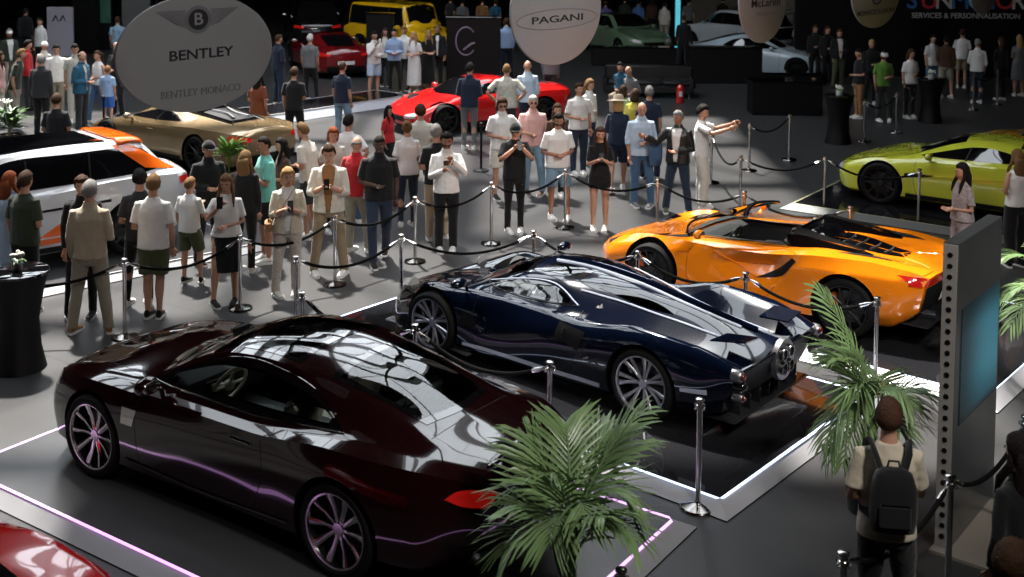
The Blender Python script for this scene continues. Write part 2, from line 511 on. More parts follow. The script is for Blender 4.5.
# ---------------- grand tourer coupe, black cherry paint
P_BENT = mat('black_cherry_paint', (0.014, 0.0022, 0.0030), 0.10, coat=1.0, spec=0.25)
LEATHER_C = mat('cream_leather', (0.66, 0.61, 0.50), 0.55, noise_amt=0.1)
LEATHER_D = mat('dark_leather', (0.02, 0.02, 0.022), 0.5, noise_amt=0.2)
loc, th = place_car((94, 437), (335, 530), .36, .93)
c = Car('grand_tourer_car', 'glossy black-cherry two-door coupe with a round red rear lamp on the violet-edged platform, nearest car', loc, th)
c.body([
    [(2.15, 0, .17), (-2.45, 0, .22)],
    [(2.15, .62, .17), (1.9, .80, .16), (0, .84, .16), (-1.9, .82, .18), (-2.45, .62, .24)],
    [(2.24, .60, .24), (2.0, .86, .22), (1.4, .95, .22), (0, .93, .22), (-1.4, .97, .24), (-2.1, .90, .28), (-2.52, .64, .34)],
    [(2.28, .58, .45), (2.05, .87, .45), (1.4, .97, .45), (.3, .945, .45), (-.6, .95, .45), (-1.4, .99, .47), (-2.1, .93, .50), (-2.56, .66, .52)],
    [(2.26, .56, .62), (2.03, .86, .64), (1.4, .965, .68), (.3, .95, .68), (-.6, .955, .68), (-1.4, .985, .74), (-2.1, .92, .76), (-2.57, .65, .74)],
    [(2.20, .52, .74), (2.0, .80, .80), (1.4, .91, .86), (.5, .91, .87), (-.5, .92, .88), (-1.4, .93, .965), (-2.1, .83, .95), (-2.55, .60, .88)],
    [(2.14, .42, .78), (1.9, .66, .85), (1.4, .78, .91), (.7, .83, .93), (-.4, .84, .94), (-1.0, .81, .97), (-1.5, .76, 1.01), (-2.1, .66, .99), (-2.5, .5, .92)],
    [(2.10, .30, .80), (1.4, .52, .94), (1.0, .64, .965), (.85, .68, .985), (.45, .63, 1.16), (.0, .58, 1.31), (-.4, .57, 1.335), (-1.2, .55, 1.23), (-1.9, .53, 1.06), (-2.45, .4, .95)],
    [(2.08, .18, .81), (1.4, .26, .965), (1.06, .32, .99), (.98, .32, 1.0), (.05, .31, 1.365), (-.35, .30, 1.395), (-1.2, .29, 1.30), (-2.0, .28, 1.06), (-2.44, .2, .97)],
    [(2.07, 0, .81), (1.4, 0, .975), (1.1, 0, .995), (1.02, 0, 1.01), (.08, 0, 1.38), (-.35, 0, 1.405), (-1.2, 0, 1.315), (-2.05, 0, 1.065), (-2.43, 0, .975)]],
    (2, 5, 6, 7), P_BENT, wells=[(1.425, .37, .405, .55), (-1.425, .37, .41, .55)], N=96)
c.patch('windshield', 'top', [(.78, -.66), (.97, -.33), (1.0, 0), (.97, .33), (.78, .66)], [(.07, -.50), (.10, -.25), (.11, 0), (.10, .25), (.07, .50)], GLASS, ny=12, frit=.1, mirror=False, hole=True)
c.patch('roof_glass', 'top', [(.0, -.50), (.03, -.25), (.04, 0), (.03, .25), (.0, .50)], [(-.66, -.50), (-.64, 0), (-.66, .50)], GLASS, ny=12, frit=.1, mirror=False, hole=True)
c.patch('rear_window', 'top', [(-.98, -.50), (-.95, 0), (-.98, .50)], [(-1.86, -.40), (-1.93, 0), (-1.86, .40)], GLASS, ny=14, frit=.1, mirror=False, hole=True)
c.patch('side_window', 'side', [(.72, .985), (.2, .985), (-.5, .985), (-1.28, 1.03)], [(.72, .99), (.42, 1.12), (.05, 1.245), (-.35, 1.285), (-.85, 1.21), (-1.28, 1.045)], GLASS, nx=36, ny=8, frit=.1, hole=True)
c.line('window_trim', 'side', [(.78, .965), (.2, .968), (-.5, .970), (-1.34, 1.02)], .009, CHROME)
c.line('window_trim', 'side', [(.78, .972), (.42, 1.14), (.05, 1.268), (-.35, 1.306), (-.87, 1.23), (-1.34, 1.025)], .007, GLOSSB)
c.line('door_gap', 'side', [(.80, .92), (.83, .7), (.80, .35), (.72, .27), (-.45, .27), (-.62, .45), (-.66, .7), (-.60, .93)], .0045, BLACK, off=-.002)
c.line('hood_gap', 'top', [(2.0, .55), (1.4, .66), (.95, .70)], .004, BLACK, off=-.002)
c.line('boot_gap', 'top', [(-1.98, -.50), (-2.0, 0), (-1.98, .50)], .004, BLACK, off=-.002, mirror=False)
c.line('door_handle', 'side', [(-.32, .80), (-.52, .80)], .013, CHROME, off=.012)
c.line('sill_trim', 'side', [(.95, .30), (0, .26), (-.95, .30)], .010, CHROME, off=.004)
c.patch('fender_vent', 'side', [(1.0, .60), (.86, .60)], [(1.0, .74), (.82, .74)], CHROME, nx=4, ny=4, sm=False)
c.patch('tail_lamp', 'rear', [(.50, .80), (.58, .755), (.72, .75), (.80, .80)], [(.50, .80), (.58, .85), (.72, .85), (.80, .80)], TAILRED, off=.012, nx=16, ny=6)
c.patch('number_plate_recess', 'rear', [(-.27, .52), (.27, .52)], [(-.27, .66), (.27, .66)], BLACK, mirror=False, sm=False)
c.patch('exhaust_tip', 'rear', [(.42, .33), (.68, .33)], [(.42, .42), (.68, .42)], CHROME, off=.02, sm=False, nx=8, ny=4)
c.line('bumper_trim', 'rear', [(-.75, .45), (0, .44), (.75, .45)], .008, CHROME, off=.004, mirror=False)
c.line('boot_lip', 'top', [(-2.46, -.45), (-2.5, 0), (-2.46, .45)], .012, P_BENT, off=.004, mirror=False)
c.patch('headlamp', 'front', [(.45, .66), (.72, .66)], [(.45, .80), (.70, .82)], LAMPW, off=.006, nx=8, ny=6)
c.patch('grille', 'front', [(-.40, .36), (.40, .36)], [(-.38, .74), (.38, .74)], CHROME, off=.008, mirror=False, sm=False)
c.wheel(1.425, .83, .365, .27, .285, 10, 'petal', CHROME, z=.365)
c.wheel(-1.425, .83, .365, .29, .285, 10, 'petal', CHROME, z=.365)
cab = MB(); cab.box((-.2, 0, .33), (2.3, 1.5, .06)); cab.box((-1.1, 0, .66), (.12, 1.25, .5), bev=.04); cab.box((-.05, 0, .48), (1.5, .24, .3), bev=.05)
cab.build('cabin_floor', LEATHER_D, c.root)
db = MB(); db.loft([[Vector((x, y, z)) for x, z in ((.95, .80), (.95, .92), (.70, .98), (.52, .93), (.50, .72), (.62, .6))] for y in (-.74, -.4, 0, .4, .74)])
db.build('dashboard', LEATHER_D, c.root, angle=30)
db = MB().box((.53, 0, .84), (.03, .9, .12), bev=.01); db.build('dashboard_trim', LEATHER_C, c.root)
for y in (.38, -.38): seat(c.root, -.22, y, .36, LEATHER_C)
for y in (.33, -.33): seat(c.root, -.92, y, .38, LEATHER_D, .45)
steering(c.root, .30, .38, .90, LEATHER_C)
m = MB(); m.box((.55, 0, 1.24), (.03, .2, .06), bev=.01); m.build('rear_view_mirror', BLACK, c.root)
def door_mirror(c, x, y, z, paint, s=1):
    for sg in (1, -1):
        m = MB(); m.ell((x, sg * (y + .10 * s), z + .05), (.075 * s, .12 * s, .075 * s), 14, 8)
        m.tube([(x + .02, sg * (y - .06), z - .03), (x, sg * (y + .06 * s), z + .02)], [(.03, .015)] * 2, 8)
        o = m.build('door_mirror', paint, c.root)
        g = MB(); g.ell((x - .068 * s, sg * (y + .10 * s), z + .05), (.012, .095 * s, .055 * s), 12, 6); g.build('mirror_glass', CHROME, o)
door_mirror(c, .62, .90, .97, P_BENT)
bentley = c

# ---------------- hypercar with exposed central spine, dark blue
P_PAG = mat('midnight_blue_paint', (0.0013, 0.003, 0.0095), 0.12, coat=1.0, spec=0.25)
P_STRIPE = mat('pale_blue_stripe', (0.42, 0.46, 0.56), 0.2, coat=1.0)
loc, th = place_car((426, 322), (647, 388), .35, .97)
c = Car('hypercar', 'dark midnight-blue mid-engine hypercar with central rear spine on the cool-lit platform, middle row', loc, th)
c.body([
    [(2.4, 0, .12), (-2.2, 0, .2)],
    [(2.4, .5, .12), (2.0, .8, .12), (0, .86, .12), (-1.9, .84, .16), (-2.2, .78, .24)],
    [(2.46, .45, .18), (2.1, .80, .16), (1.4, .97, .2), (.6, .93, .17), (-.6, .96, .18), (-1.4, 1.0, .24), (-2.0, .95, .34), (-2.26, .86, .38)],
    [(2.48, .40, .32), (2.1, .78, .36), (1.4, .98, .42), (.6, .90, .40), (-.5, .96, .42), (-1.4, 1.01, .5), (-2.0, .97, .52), (-2.34, .88, .54)],
    [(2.44, .36, .42), (2.05, .74, .52), (1.4, .95, .66), (.6, .85, .60), (-.5, .94, .62), (-1.4, 1.0, .74), (-2.0, .95, .71), (-2.38, .88, .66)],
    [(2.35, .30, .47), (2.0, .66, .60), (1.4, .82, .79), (.75, .79, .77), (0, .82, .75), (-.6, .88, .78), (-1.3, .89, .90), (-1.9, .86, .86), (-2.40, .80, .72)],
    [(2.3, .22, .48), (1.85, .46, .56), (1.4, .54, .66), (.9, .68, .76), (.3, .75, .79), (-.3, .78, .80), (-.7, .72, .76), (-1.3, .60, .70), (-1.9, .52, .66), (-2.40, .52, .64)],
    [(2.28, .15, .485), (1.4, .36, .66), (1.15, .50, .75), (.95, .58, .81), (.35, .54, 1.0), (-.1, .52, 1.02), (-.7, .43, .95), (-1.3, .32, .85), (-1.9, .26, .77), (-2.40, .26, .71)],
    [(2.27, .08, .49), (1.4, .18, .675), (1.22, .24, .755), (.40, .25, 1.065), (-.1, .24, 1.09), (-.7, .20, 1.04), (-1.3, .13, .93), (-1.9, .10, .83), (-2.40, .10, .75)],
    [(2.26, 0, .49), (1.4, 0, .685), (1.26, 0, .76), (.42, 0, 1.085), (-.1, 0, 1.105), (-.7, 0, 1.065), (-1.3, 0, .97), (-1.9, 0, .86), (-2.40, 0, .77)]],
    (2, 6), P_PAG, wells=[(1.42, .35, .40, .5), (-1.40, .36, .405, .68)], N=96)
c.patch('windshield', 'top', [(.93, -.57), (1.15, -.3), (1.2, 0), (1.15, .3), (.93, .57)], [(.36, -.47), (.42, -.22), (.43, 0), (.42, .22), (.36, .47)], GLASS, ny=10, frit=.1, mirror=False, hole=True)
c.patch('roof_glass', 'top', [(.28, .16), (.28, .40)], [(-.28, .16), (-.26, .40)], GLASS, nx=8, ny=8, frit=.1, hole=True, sm=False)
c.patch('side_window', 'side', [(.86, .845), (.3, .84), (-.35, .87)], [(.86, .85), (.55, .93), (.2, .985), (-.1, .975), (-.35, .895)], GLASS, nx=30, ny=7, frit=.1, hole=True)
c.patch('engine_window', 'top', [(-.48, .30), (-.95, .24), (-1.35, .18)], [(-.50, .40), (-.95, .36), (-1.35, .26)], DGLASS, nx=16, ny=4)
c.line('roof_spine', 'top', [(.30, .07), (-.5, .075), (-1.3, .065), (-2.0, .05)], .016, P_STRIPE, off=.002)  # pale strips paint the white highlight lines along the ridge
c.line('roof_spine', 'top', [(.30, .0), (-.5, .0), (-1.3, .0), (-2.15, .0)], .028, P_PAG, off=.012, mirror=False)
c.line('spine_highlight', 'top', [(-.35, .52), (-.9, .40), (-1.5, .30), (-2.15, .26)], .012, P_STRIPE, off=.003)  # pale strip painted as a highlight down the ridge side
c.line('window_trim', 'side', [(.90, .84), (.3, .825), (-.42, .865)], .007, CHROME)
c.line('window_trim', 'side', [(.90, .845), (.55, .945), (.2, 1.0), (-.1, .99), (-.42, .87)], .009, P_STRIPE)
c.line('door_gap', 'side', [(.80, .82), (.85, .6), (.75, .25), (-.35, .25), (-.6, .5), (-.5, .84)], .004, BLACK, off=-.002)
c.patch('sill_stripe', 'side', [(.95, .205), (0, .20), (-.92, .215)], [(.95, .24), (0, .245), (-.92, .26)], P_STRIPE, nx=30, ny=2, off=.006)
c.patch('sill_stripe', 'side', [(-1.85, .42), (-2.12, .44)], [(-1.85, .46), (-2.12, .49)], P_STRIPE, nx=8, ny=2, off=.006)
c.patch('side_vent', 'side', [(1.0, .42), (.80, .42)], [(.98, .56), (.80, .52)], BLACK, nx=6, ny=4, sm=False)
c.patch('shoulder_intake', 'side', [(-.30, .60), (-.62, .52)], [(-.34, .74), (-.70, .72)], BLACK, nx=8, ny=4, sm=False)
c.line('model_script', 'side', [(-.78, .44), (-.86, .46), (-.92, .44), (-1.0, .455)], .006, CHROME, off=.003, only=1)
c.line('badge', 'side', [(-.40, .64), (-.42, .70)], .014, CHROME, off=.006)
# rear: black mesh fascia, four-pipe exhaust in a ring, stacked round lamps, diffuser
c.patch('rear_mesh_panel', 'rear', [(-.80, .36), (.80, .36)], [(-.76, .66), (0, .72), (.76, .66)], BLACK, mirror=False, off=.008)
m = MB(); m.lathe([(.17, -.02), (.20, -.02), (.21, .03), (.17, .05)], 32, axis='x', c=(-2.44, 0, .60)); ring = m.build('exhaust_ring', STEEL, c.root)
for dy, dz in ((.07, .07), (-.07, .07), (.07, -.07), (-.07, -.07)):
    MB().lathe([(.035, .1), (.058, .1), (.062, -.06), (.048, -.06), (.045, .08)], 20, axis='x', c=(-2.44, dy, .60 + dz)).build('exhaust_pipe', CARBON, ring)
for sg in (1, -1):
    for k, (yy, zz, rr) in enumerate(((.84, .66, .062), (.80, .55, .055), (.82, .45, .045))):
        o = MB().lathe([(.001, .0), (rr * .75, 0), (rr, .02), (rr, .10)], 20, axis='x', c=(-2.44, yy * sg, zz)).build('tail_lamp', GLOSSB if k == 1 else STEEL, c.root)
        MB().ell((-2.45, yy * sg, zz), (.02, rr * .6, rr * .6), 12, 6).build('lamp_lens', mat('smoked_red_lens', (.10, .008, .008), .15, coat=1) if k != 1 else GLOSSB, o)
    MB().loft([[Vector((-2.0, sg * (.34 + y), z)) for y, z in ((0, .83), (.34, .86), (.34, .875), (0, .85))], [Vector((-2.34, sg * (.30 + y), z + .06)) for y, z in ((0, .80), (.30, .83), (.30, .842), (0, .815))]]).build('rear_flap', P_PAG, c.root, angle=20)
for k in range(7):
    y = -.6 + k * .2
    MB().box((-2.12, y, .25), (.36, .014, .17)).build('diffuser_fin', CARBON, c.root)
MB().box((-2.1, 0, .17), (.5, 1.6, .025), bev=.01).build('diffuser', CARBON, c.root)
MB().box((2.15, 0, .13), (.4, 1.5, .025), bev=.01).build('front_splitter', CARBON, c.root)
for sg in (1, -1):
    MB().lathe([(.001, 0), (.07, 0), (.08, -.03)], 20, axis='x', c=(2.02, .62 * sg, .60)).build('headlamp', LAMPW, c.root)
c.wheel(1.42, .85, .345, .26, .275, 7, 'twin', mat('silver_alloy', (.34, .34, .37), .3, metal=.9), z=.345, caliper=CARBON)
c.wheel(-1.40, .84, .36, .31, .285, 7, 'twin', MATS['silver_alloy'], z=.36, caliper=CARBON)
m = MB(); m.box((.1, 0, .24), (1.7, 1.3, .05)); m.box((-.62, 0, .6), (.1, 1.2, .6), bev=.03); m.build('cabin_floor', LEATHER_D, c.root)
m = MB(); m.loft([[Vector((x, y, z)) for x, z in ((1.0, .62), (1.0, .74), (.78, .80), (.62, .72), (.66, .55))] for y in (-.6, 0, .6)]); m.build('dashboard', STEEL, c.root, angle=30)
for y in (.33, -.33): seat(c.root, -.12, y, .22, LEATHER_D, .5)
steering(c.root, .42, .33, .72, STEEL, .15)
for sg in (1, -1):
    o = MB().ell((.98, sg * .98, .90), (.07, .12, .055), 14, 8).build('door_mirror', P_PAG, c.root)
    MB().tube([(1.05, sg * .74, .74), (1.0, sg * .85, .86), (.98, sg * .93, .89)], [(.02, .01)] * 3, 8).build('mirror_stalk', CARBON, o)
pagani = c

# ---------------- orange open-top supercar
P_ORG = mat('papaya_orange_paint', (0.86, 0.225, 0.006), 0.16, coat=1.0, spec=0.5)
loc, th = place_car((650, 268), (845, 309), .35, .93)
c = Car('roadster', 'bright orange open-top supercar with black rear vents, behind the blue car', loc, th)
c.body([
    [(2.22, 0, .13), (-2.0, 0, .24)],
    [(2.22, .6, .13), (1.9, .8, .13), (0, .84, .13), (-1.8, .80, .2), (-2.0, .72, .3)],
    [(2.28, .55, .2), (2.0, .84, .18), (1.32, .95, .2), (.5, .92, .17), (-.5, .955, .18), (-1.32, .97, .24), (-1.85, .92, .36), (-2.12, .76, .42)],
    [(2.33, .5, .36), (2.0, .84, .40), (1.32, .965, .46), (.5, .88, .40), (-.4, .92, .44), (-1.32, .985, .52), (-1.85, .94, .57), (-2.18, .80, .62)],
    [(2.26, .46, .48), (1.95, .80, .55), (1.32, .945, .66), (.5, .84, .60), (.1, .78, .62), (-.35, .78, .66), (-.62, .93, .70), (-.95, .965, .74), (-1.32, .975, .77), (-1.85, .92, .78), (-2.2, .80, .76)],
    [(2.1, .42, .53), (1.9, .68, .64), (1.32, .82, .78), (.6, .83, .77), (-.2, .88, .81), (-1.0, .91, .92), (-1.5, .87, .94), (-2.0, .80, .90), (-2.24, .74, .84)],
    [(2.05, .3, .54), (1.8, .5, .63), (1.32, .62, .73), (.85, .68, .79), (.3, .76, .82), (-.4, .76, .86), (-1.0, .66, .945), (-1.5, .60, .94), (-2.0, .56, .90), (-2.26, .52, .85)],
    [(2.03, .2, .55), (1.32, .4, .725), (.95, .5, .80), (.3, .55, .83), (-.4, .52, .89), (-1.0, .42, .93), (-1.6, .36, .88), (-2.0, .34, .87), (-2.27, .32, .85)],
    [(2.02, 0, .555), (1.32, 0, .73), (.95, 0, .81), (.3, 0, .85), (-.4, 0, .93), (-1.0, 0, .93), (-1.6, 0, .87), (-2.0, 0, .86), (-2.28, 0, .85)]],
    (2, 4, 5), P_ORG, wells=[(1.32, .35, .40, .5), (-1.32, .36, .415, .5)], N=96)
c.patch('cockpit_surround', 'top', [(.98, -.56), (1.05, 0), (.98, .56)], [(-.58, -.60), (-.62, 0), (-.58, .60)], [LEATHER_D, BLACK], off=.006, nx=20, ny=30, mirror=False, hole=True)
_cs = [o for o in c.root.children if o.name.startswith('cockpit_surround')][0]
bm = bmesh.new(); bm.from_mesh(_cs.data)
bmesh.ops.delete(bm, geom=[f for f in bm.faces if -.46 < f.calc_center_median().x < .80 and abs(f.calc_center_median().y) < .50], context='FACES'); bm.to_mesh(_cs.data); bm.free()
# windshield with its black header frame
def arc(x0, xc, y, z, zc, n=14):
    return [Vector((x0 + (xc - x0) * (1 - (2 * k / n - 1)**2), y * (2 * k / n - 1), z + (zc - z) * (1 - (2 * k / n - 1)**2))) for k in range(n + 1)]
lo, up = arc(.92, 1.16, .64, .80, .83), arc(.18, .30, .50, 1.13, 1.18)
m = MB(); m.loft([[a.lerp(b, t) + Vector((0, 0, .035 * 4 * t * (1 - t))) for a, b in zip(lo, up)] for t in (0, .17, .33, .5, .67, .83, 1)], closed=False, cap=False)
m.build('windshield', GLASS, c.root, fixn=False)
m = MB(); m.tube(up, [(.035, .02)] * len(up), 8)
for k in (0, -1): m.tube([lo[k].lerp(up[k], t) + Vector((0, 0, .035 * 4 * t * (1 - t))) for t in (0, .25, .5, .75, 1)], [(.028, .02)] * 5, 8)
m.tube(lo, .018, 6)
m.build('windshield_frame', GLOSSB, c.root)
for sg in (1, -1):
    m = MB(); n = 10
    m.loft([[Vector((.72 - 1.22 * i / n, sg * (.70 - .02), .83 + .02 * i / n)) for i in range(n + 1)], [Vector((.36 - .84 * i / n, sg * .60, 1.03 + .02 * math.sin(PI * i / n) + .02 * i / n)) for i in range(n + 1)]], closed=False, cap=False)
    m.build('side_window', GLASS, c.root, fixn=False)
    m = MB(); m.loft([[Vector(p) for p in ((-.44, sg * .62, .88), (-.44, sg * .60, 1.03), (-.44, sg * .36, 1.06), (-.44, sg * .30, .90))],
                      [Vector(p) for p in ((-.60, sg * .63, .90), (-.62, sg * .60, 1.05), (-.62, sg * .38, 1.08), (-.60, sg * .30, .90))],
                      [Vector(p) for p in ((-1.0, sg * .62, .93), (-1.0, sg * .58, 1.00), (-1.0, sg * .44, 1.01), (-1.0, sg * .40, .90))],
                      [Vector(p) for p in ((-1.5, sg * .58, .92), (-1.5, sg * .56, .94), (-1.5, sg * .50, .94), (-1.5, sg * .48, .88))]])
    o = m.build('flying_buttress', GLOSSB, c.root, angle=50)
    m = MB(); m.loft([[Vector(p) for p in ((-.50, sg * .59, 1.052), (-.50, sg * .39, 1.080), (-.50, sg * .39, 1.090), (-.50, sg * .59, 1.062))],
                      [Vector(p) for p in ((-1.0, sg * .57, 1.008), (-1.0, sg * .45, 1.018), (-1.0, sg * .45, 1.030), (-1.0, sg * .57, 1.022))],
                      [Vector(p) for p in ((-1.4, sg * .55, .968), (-1.4, sg * .50, .972), (-1.4, sg * .50, .984), (-1.4, sg * .55, .98))]])
    m.build('buttress_glass', CHROME, o, angle=50)
m = MB(); m.box((-.68, 0, .95), (.36, .60, .16), bev=.06); m.box((-.48, 0, .85), (.08, 1.1, .42), bev=.03); m.build('rear_bulkhead', GLOSSB, c.root)
c.patch('deck_vent', 'top', [(-.85, .33), (-1.3, .26), (-1.75, .14)], [(-.85, .02), (-1.3, .02), (-1.75, .02)], GLOSSB, off=.006, sm=False)
c.patch('deck_vent', 'top', [(-1.15, .70), (-1.5, .66), (-1.75, .60)], [(-1.15, .68), (-1.45, .55), (-1.75, .58)], BLACK, off=.006)
for k in range(4): c.line('engine_cover_slat', 'top', [(-1.0 - k * .17, -.22 + .02 * k), (-1.02 - k * .17, 0), (-1.0 - k * .17, .22 - .02 * k)], .012, STEEL, off=.012, mirror=False, n=6)
c.patch('side_intake', 'side', [(-.16, .49), (-.50, .58), (-.70, .80)], [(-.16, .495), (-.43, .645), (-.64, .83)], BLACK, nx=16, ny=5, off=.006)
c.line('intake_edge', 'side', [(.45, .76), (-.1, .82), (-.45, .87), (-.66, .88)], .012, P_ORG, off=.004)
c.line('intake_edge', 'side', [(.45, .72), (.2, .62), (-.16, .50)], .010, P_ORG, off=.003)
c.line('door_gap', 'side', [(.72, .80), (.80, .6), (.72, .26), (-.25, .26), (-.42, .44)], .004, BLACK, off=-.002)
c.patch('fender_vent', 'top', [(1.16, .62), (.90, .58)], [(1.18, .74), (.88, .70)], BLACK, nx=6, ny=3, sm=False, off=.004)
c.patch('headlamp', 'front', [(.52, .50), (.70, .50)], [(.50, .60), (.66, .64)], BLACK, off=.006, nx=8, ny=6)
c.patch('headlamp', 'top', [(2.04, .50), (1.84, .70)], [(1.92, .40), (1.70, .62)], GLOSSB, off=.005, nx=6, ny=4, sm=False)
c.patch('rear_grille', 'rear', [(-.72, .40), (.72, .40)], [(-.74, .72), (.74, .72)], BLACK, mirror=False, off=.010)
c.patch('tail_lamp', 'rear', [(.12, .745), (.50, .735), (.86, .745)], [(.12, .775), (.50, .81), (.86, .85)], TAILRED, off=.012, nx=14, ny=3)
c.line('deck_lip', 'rear', [(-.75, .86), (0, .868), (.75, .86)], .010, P_ORG, off=.0, mirror=False)
c.patch('number_plate', 'rear', [(-.26, .47), (.26, .47)], [(-.26, .58), (.26, .58)], WHITE, off=.03, mirror=False, sm=False)
MB().box((-2.0, 0, .26), (.5, 1.5, .03), bev=.01).build('diffuser', CARBON, c.root)
for k in range(5): MB().box((-2.1, -.5 + .25 * k, .33), (.3, .014, .14)).build('diffuser_fin', CARBON, c.root)
for sg in (1, -1): MB().lathe([(.05, .05), (.055, -.05), (.045, -.05)], 18, axis='x', c=(-2.25, sg * .16, .66)).build('exhaust_pipe', STEEL, c.root)
DARKRIM = mat('dark_alloy', (0.03, 0.03, 0.032), 0.3, metal=.8)
ORANGE_CAL = mat('orange_caliper', (0.6, 0.12, 0.01), 0.4)
c.wheel(1.32, .84, .335, .25, .255, 10, 'multi', DARKRIM, z=.335, caliper=ORANGE_CAL)
c.wheel(-1.32, .83, .355, .30, .275, 10, 'multi', DARKRIM, z=.355, caliper=ORANGE_CAL)
m = MB(); m.box((.2, 0, .26), (1.6, 1.2, .05)); m.box((.1, 0, .42), (1.0, .2, .22), bev=.04)
for sg in (1, -1): m.box((.15, sg * .62, .52), (1.5, .05, .56), bev=.02)
m.build('cabin_floor', LEATHER_D, c.root)
m = MB(); m.loft([[Vector((x, y, z)) for x, z in ((1.02, .66), (1.02, .80), (.80, .83), (.62, .76), (.66, .6))] for y in (-.56, 0, .56)]); m.build('dashboard', LEATHER_D, c.root, angle=30)
for y in (.33, -.33): seat(c.root, -.02, y, .28, mat('orange_black_seat', (.05, .03, .02), .6), .62)
steering(c.root, .42, .33, .78, BLACK, .17)
door_mirror(c, .60, .90, .88, P_ORG, .8)
mclaren = c
# ------------------------------------------------------------------ hall: floor, walls, skylit roof
def floor_mat():
    m = mat('charcoal_vinyl_floor', (0.037, 0.037, 0.038), 0.40, noise_amt=0.18, nscale=1.3, spec=0.45)
    nt = m.node_tree; b = nt.nodes['Principled BSDF']
    tc = nt.nodes.new('ShaderNodeTexCoord'); mp = nt.nodes.new('ShaderNodeMapping')
    mp.inputs['Rotation'].default_value = (0, 0, R(35)); mp.inputs['Scale'].default_value = (.5, .5, .5)
    br = nt.nodes.new('ShaderNodeTexBrick'); br.inputs['Mortar Size'].default_value = .004; br.inputs['Scale'].default_value = 1
    br.inputs['Brick Width'].default_value = 3; br.inputs['Row Height'].default_value = 1
    br.inputs['Color1'].default_value = (1, 1, 1, 1); br.inputs['Color2'].default_value = (.9, .9, .9, 1); br.inputs['Mortar'].default_value = (.35, .35, .35, 1)
    mx = nt.nodes.new('ShaderNodeMix'); mx.data_type = 'RGBA'; mx.blend_type = 'MULTIPLY'; mx.inputs[0].default_value = 1
    src = b.inputs['Base Color'].links[0].from_socket
    nt.links.new(tc.outputs['Object'], mp.inputs[0]); nt.links.new(mp.outputs[0], br.inputs['Vector'])
    nt.links.new(src, mx.inputs[6]); nt.links.new(br.outputs['Color'], mx.inputs[7]); nt.links.new(mx.outputs[2], b.inputs['Base Color'])
    return m
FLOORM = floor_mat()
WALLM = mat('dark_hall_wall', (0.018, 0.017, 0.017), 0.8, noise_amt=.2, nscale=.6)
X0, X1, Y0, Y1, HZ = -26, 26, -8, 72, 12.0
def struct(name, mb, m, **k):
    o = mb.build(name, m, smooth=False, **k); o['kind'] = 'structure'; return o
struct('floor', MB().box(((X0 + X1) / 2, (Y0 + Y1) / 2, -.1), (X1 - X0, Y1 - Y0, .2)), FLOORM)
struct('wall_back', MB().box((0, Y1 + .15, HZ / 2), (X1 - X0, .3, HZ)), WALLM)
struct('wall_front', MB().box((0, Y0 - .15, HZ / 2), (X1 - X0, .3, HZ)), WALLM)
struct('wall_left', MB().box((X0 - .15, (Y0 + Y1) / 2, HZ / 2), (.3, Y1 - Y0, HZ)), WALLM)
struct('wall_right', MB().box((X1 + .15, (Y0 + Y1) / 2, HZ / 2), (.3, Y1 - Y0, HZ)), WALLM)
# roof: closed panels round a long glazed opening carried on a steel grid
SX0, SX1, SY0, SY1 = -15, 6, 12, 36
m = MB()
m.box(((X0 + SX0) / 2, (Y0 + Y1) / 2, HZ + .1), (SX0 - X0, Y1 - Y0, .2)); m.box(((X1 + SX1) / 2, (Y0 + Y1) / 2, HZ + .1), (X1 - SX1, Y1 - Y0, .2))
m.box(((SX0 + SX1) / 2, (Y0 + SY0) / 2, HZ + .1), (SX1 - SX0, SY0 - Y0, .2)); m.box(((SX0 + SX1) / 2, (Y1 + SY1) / 2, HZ + .1), (SX1 - SX0, Y1 - SY1, .2))
struct('ceiling', m, WALLM)
m = MB(); random.seed(3)
k = 0; y = SY0
while y <= SY1:
    m.box(((SX0 + SX1) / 2, y, HZ - .2), (SX1 - SX0, .30, .6)); y += 4
x = SX0
while x <= SX1:
    m.box((x, (SY0 + SY1) / 2, HZ - .2), (.22, SY1 - SY0, .5)); x += 3
y = SY0
while y < SY1:
    x = SX0
    while x < SX1:
        a, b = ((x, y), (x + 3, y + 4)) if (int(x + y) % 2) else ((x + 3, y), (x, y + 4))
        m.tube([(a[0], a[1], HZ - .1), (b[0], b[1], HZ - .1)], .07, 6); x += 3
    y += 4
struct('trim_1', m, mat('roof_steel', (0.05, 0.05, 0.05), .5))
random.seed(11); m = MB(); y = SY0; OPEN = {}
while y < SY1:
    x = SX0
    while x < SX1:
        if (random.random() < .27 and not (-6 < x < 3 and 15 < y < 28)) or (x >= 3 and y >= 22) or (y < 15 and x > -9): m.box((x + 1.5, y + 2, HZ + .12), (3, 4, .06))
        x += 3
    y += 4
struct('sun_block_panels', m, WALLM)  # unseen panels added over some bays to block sun and sky

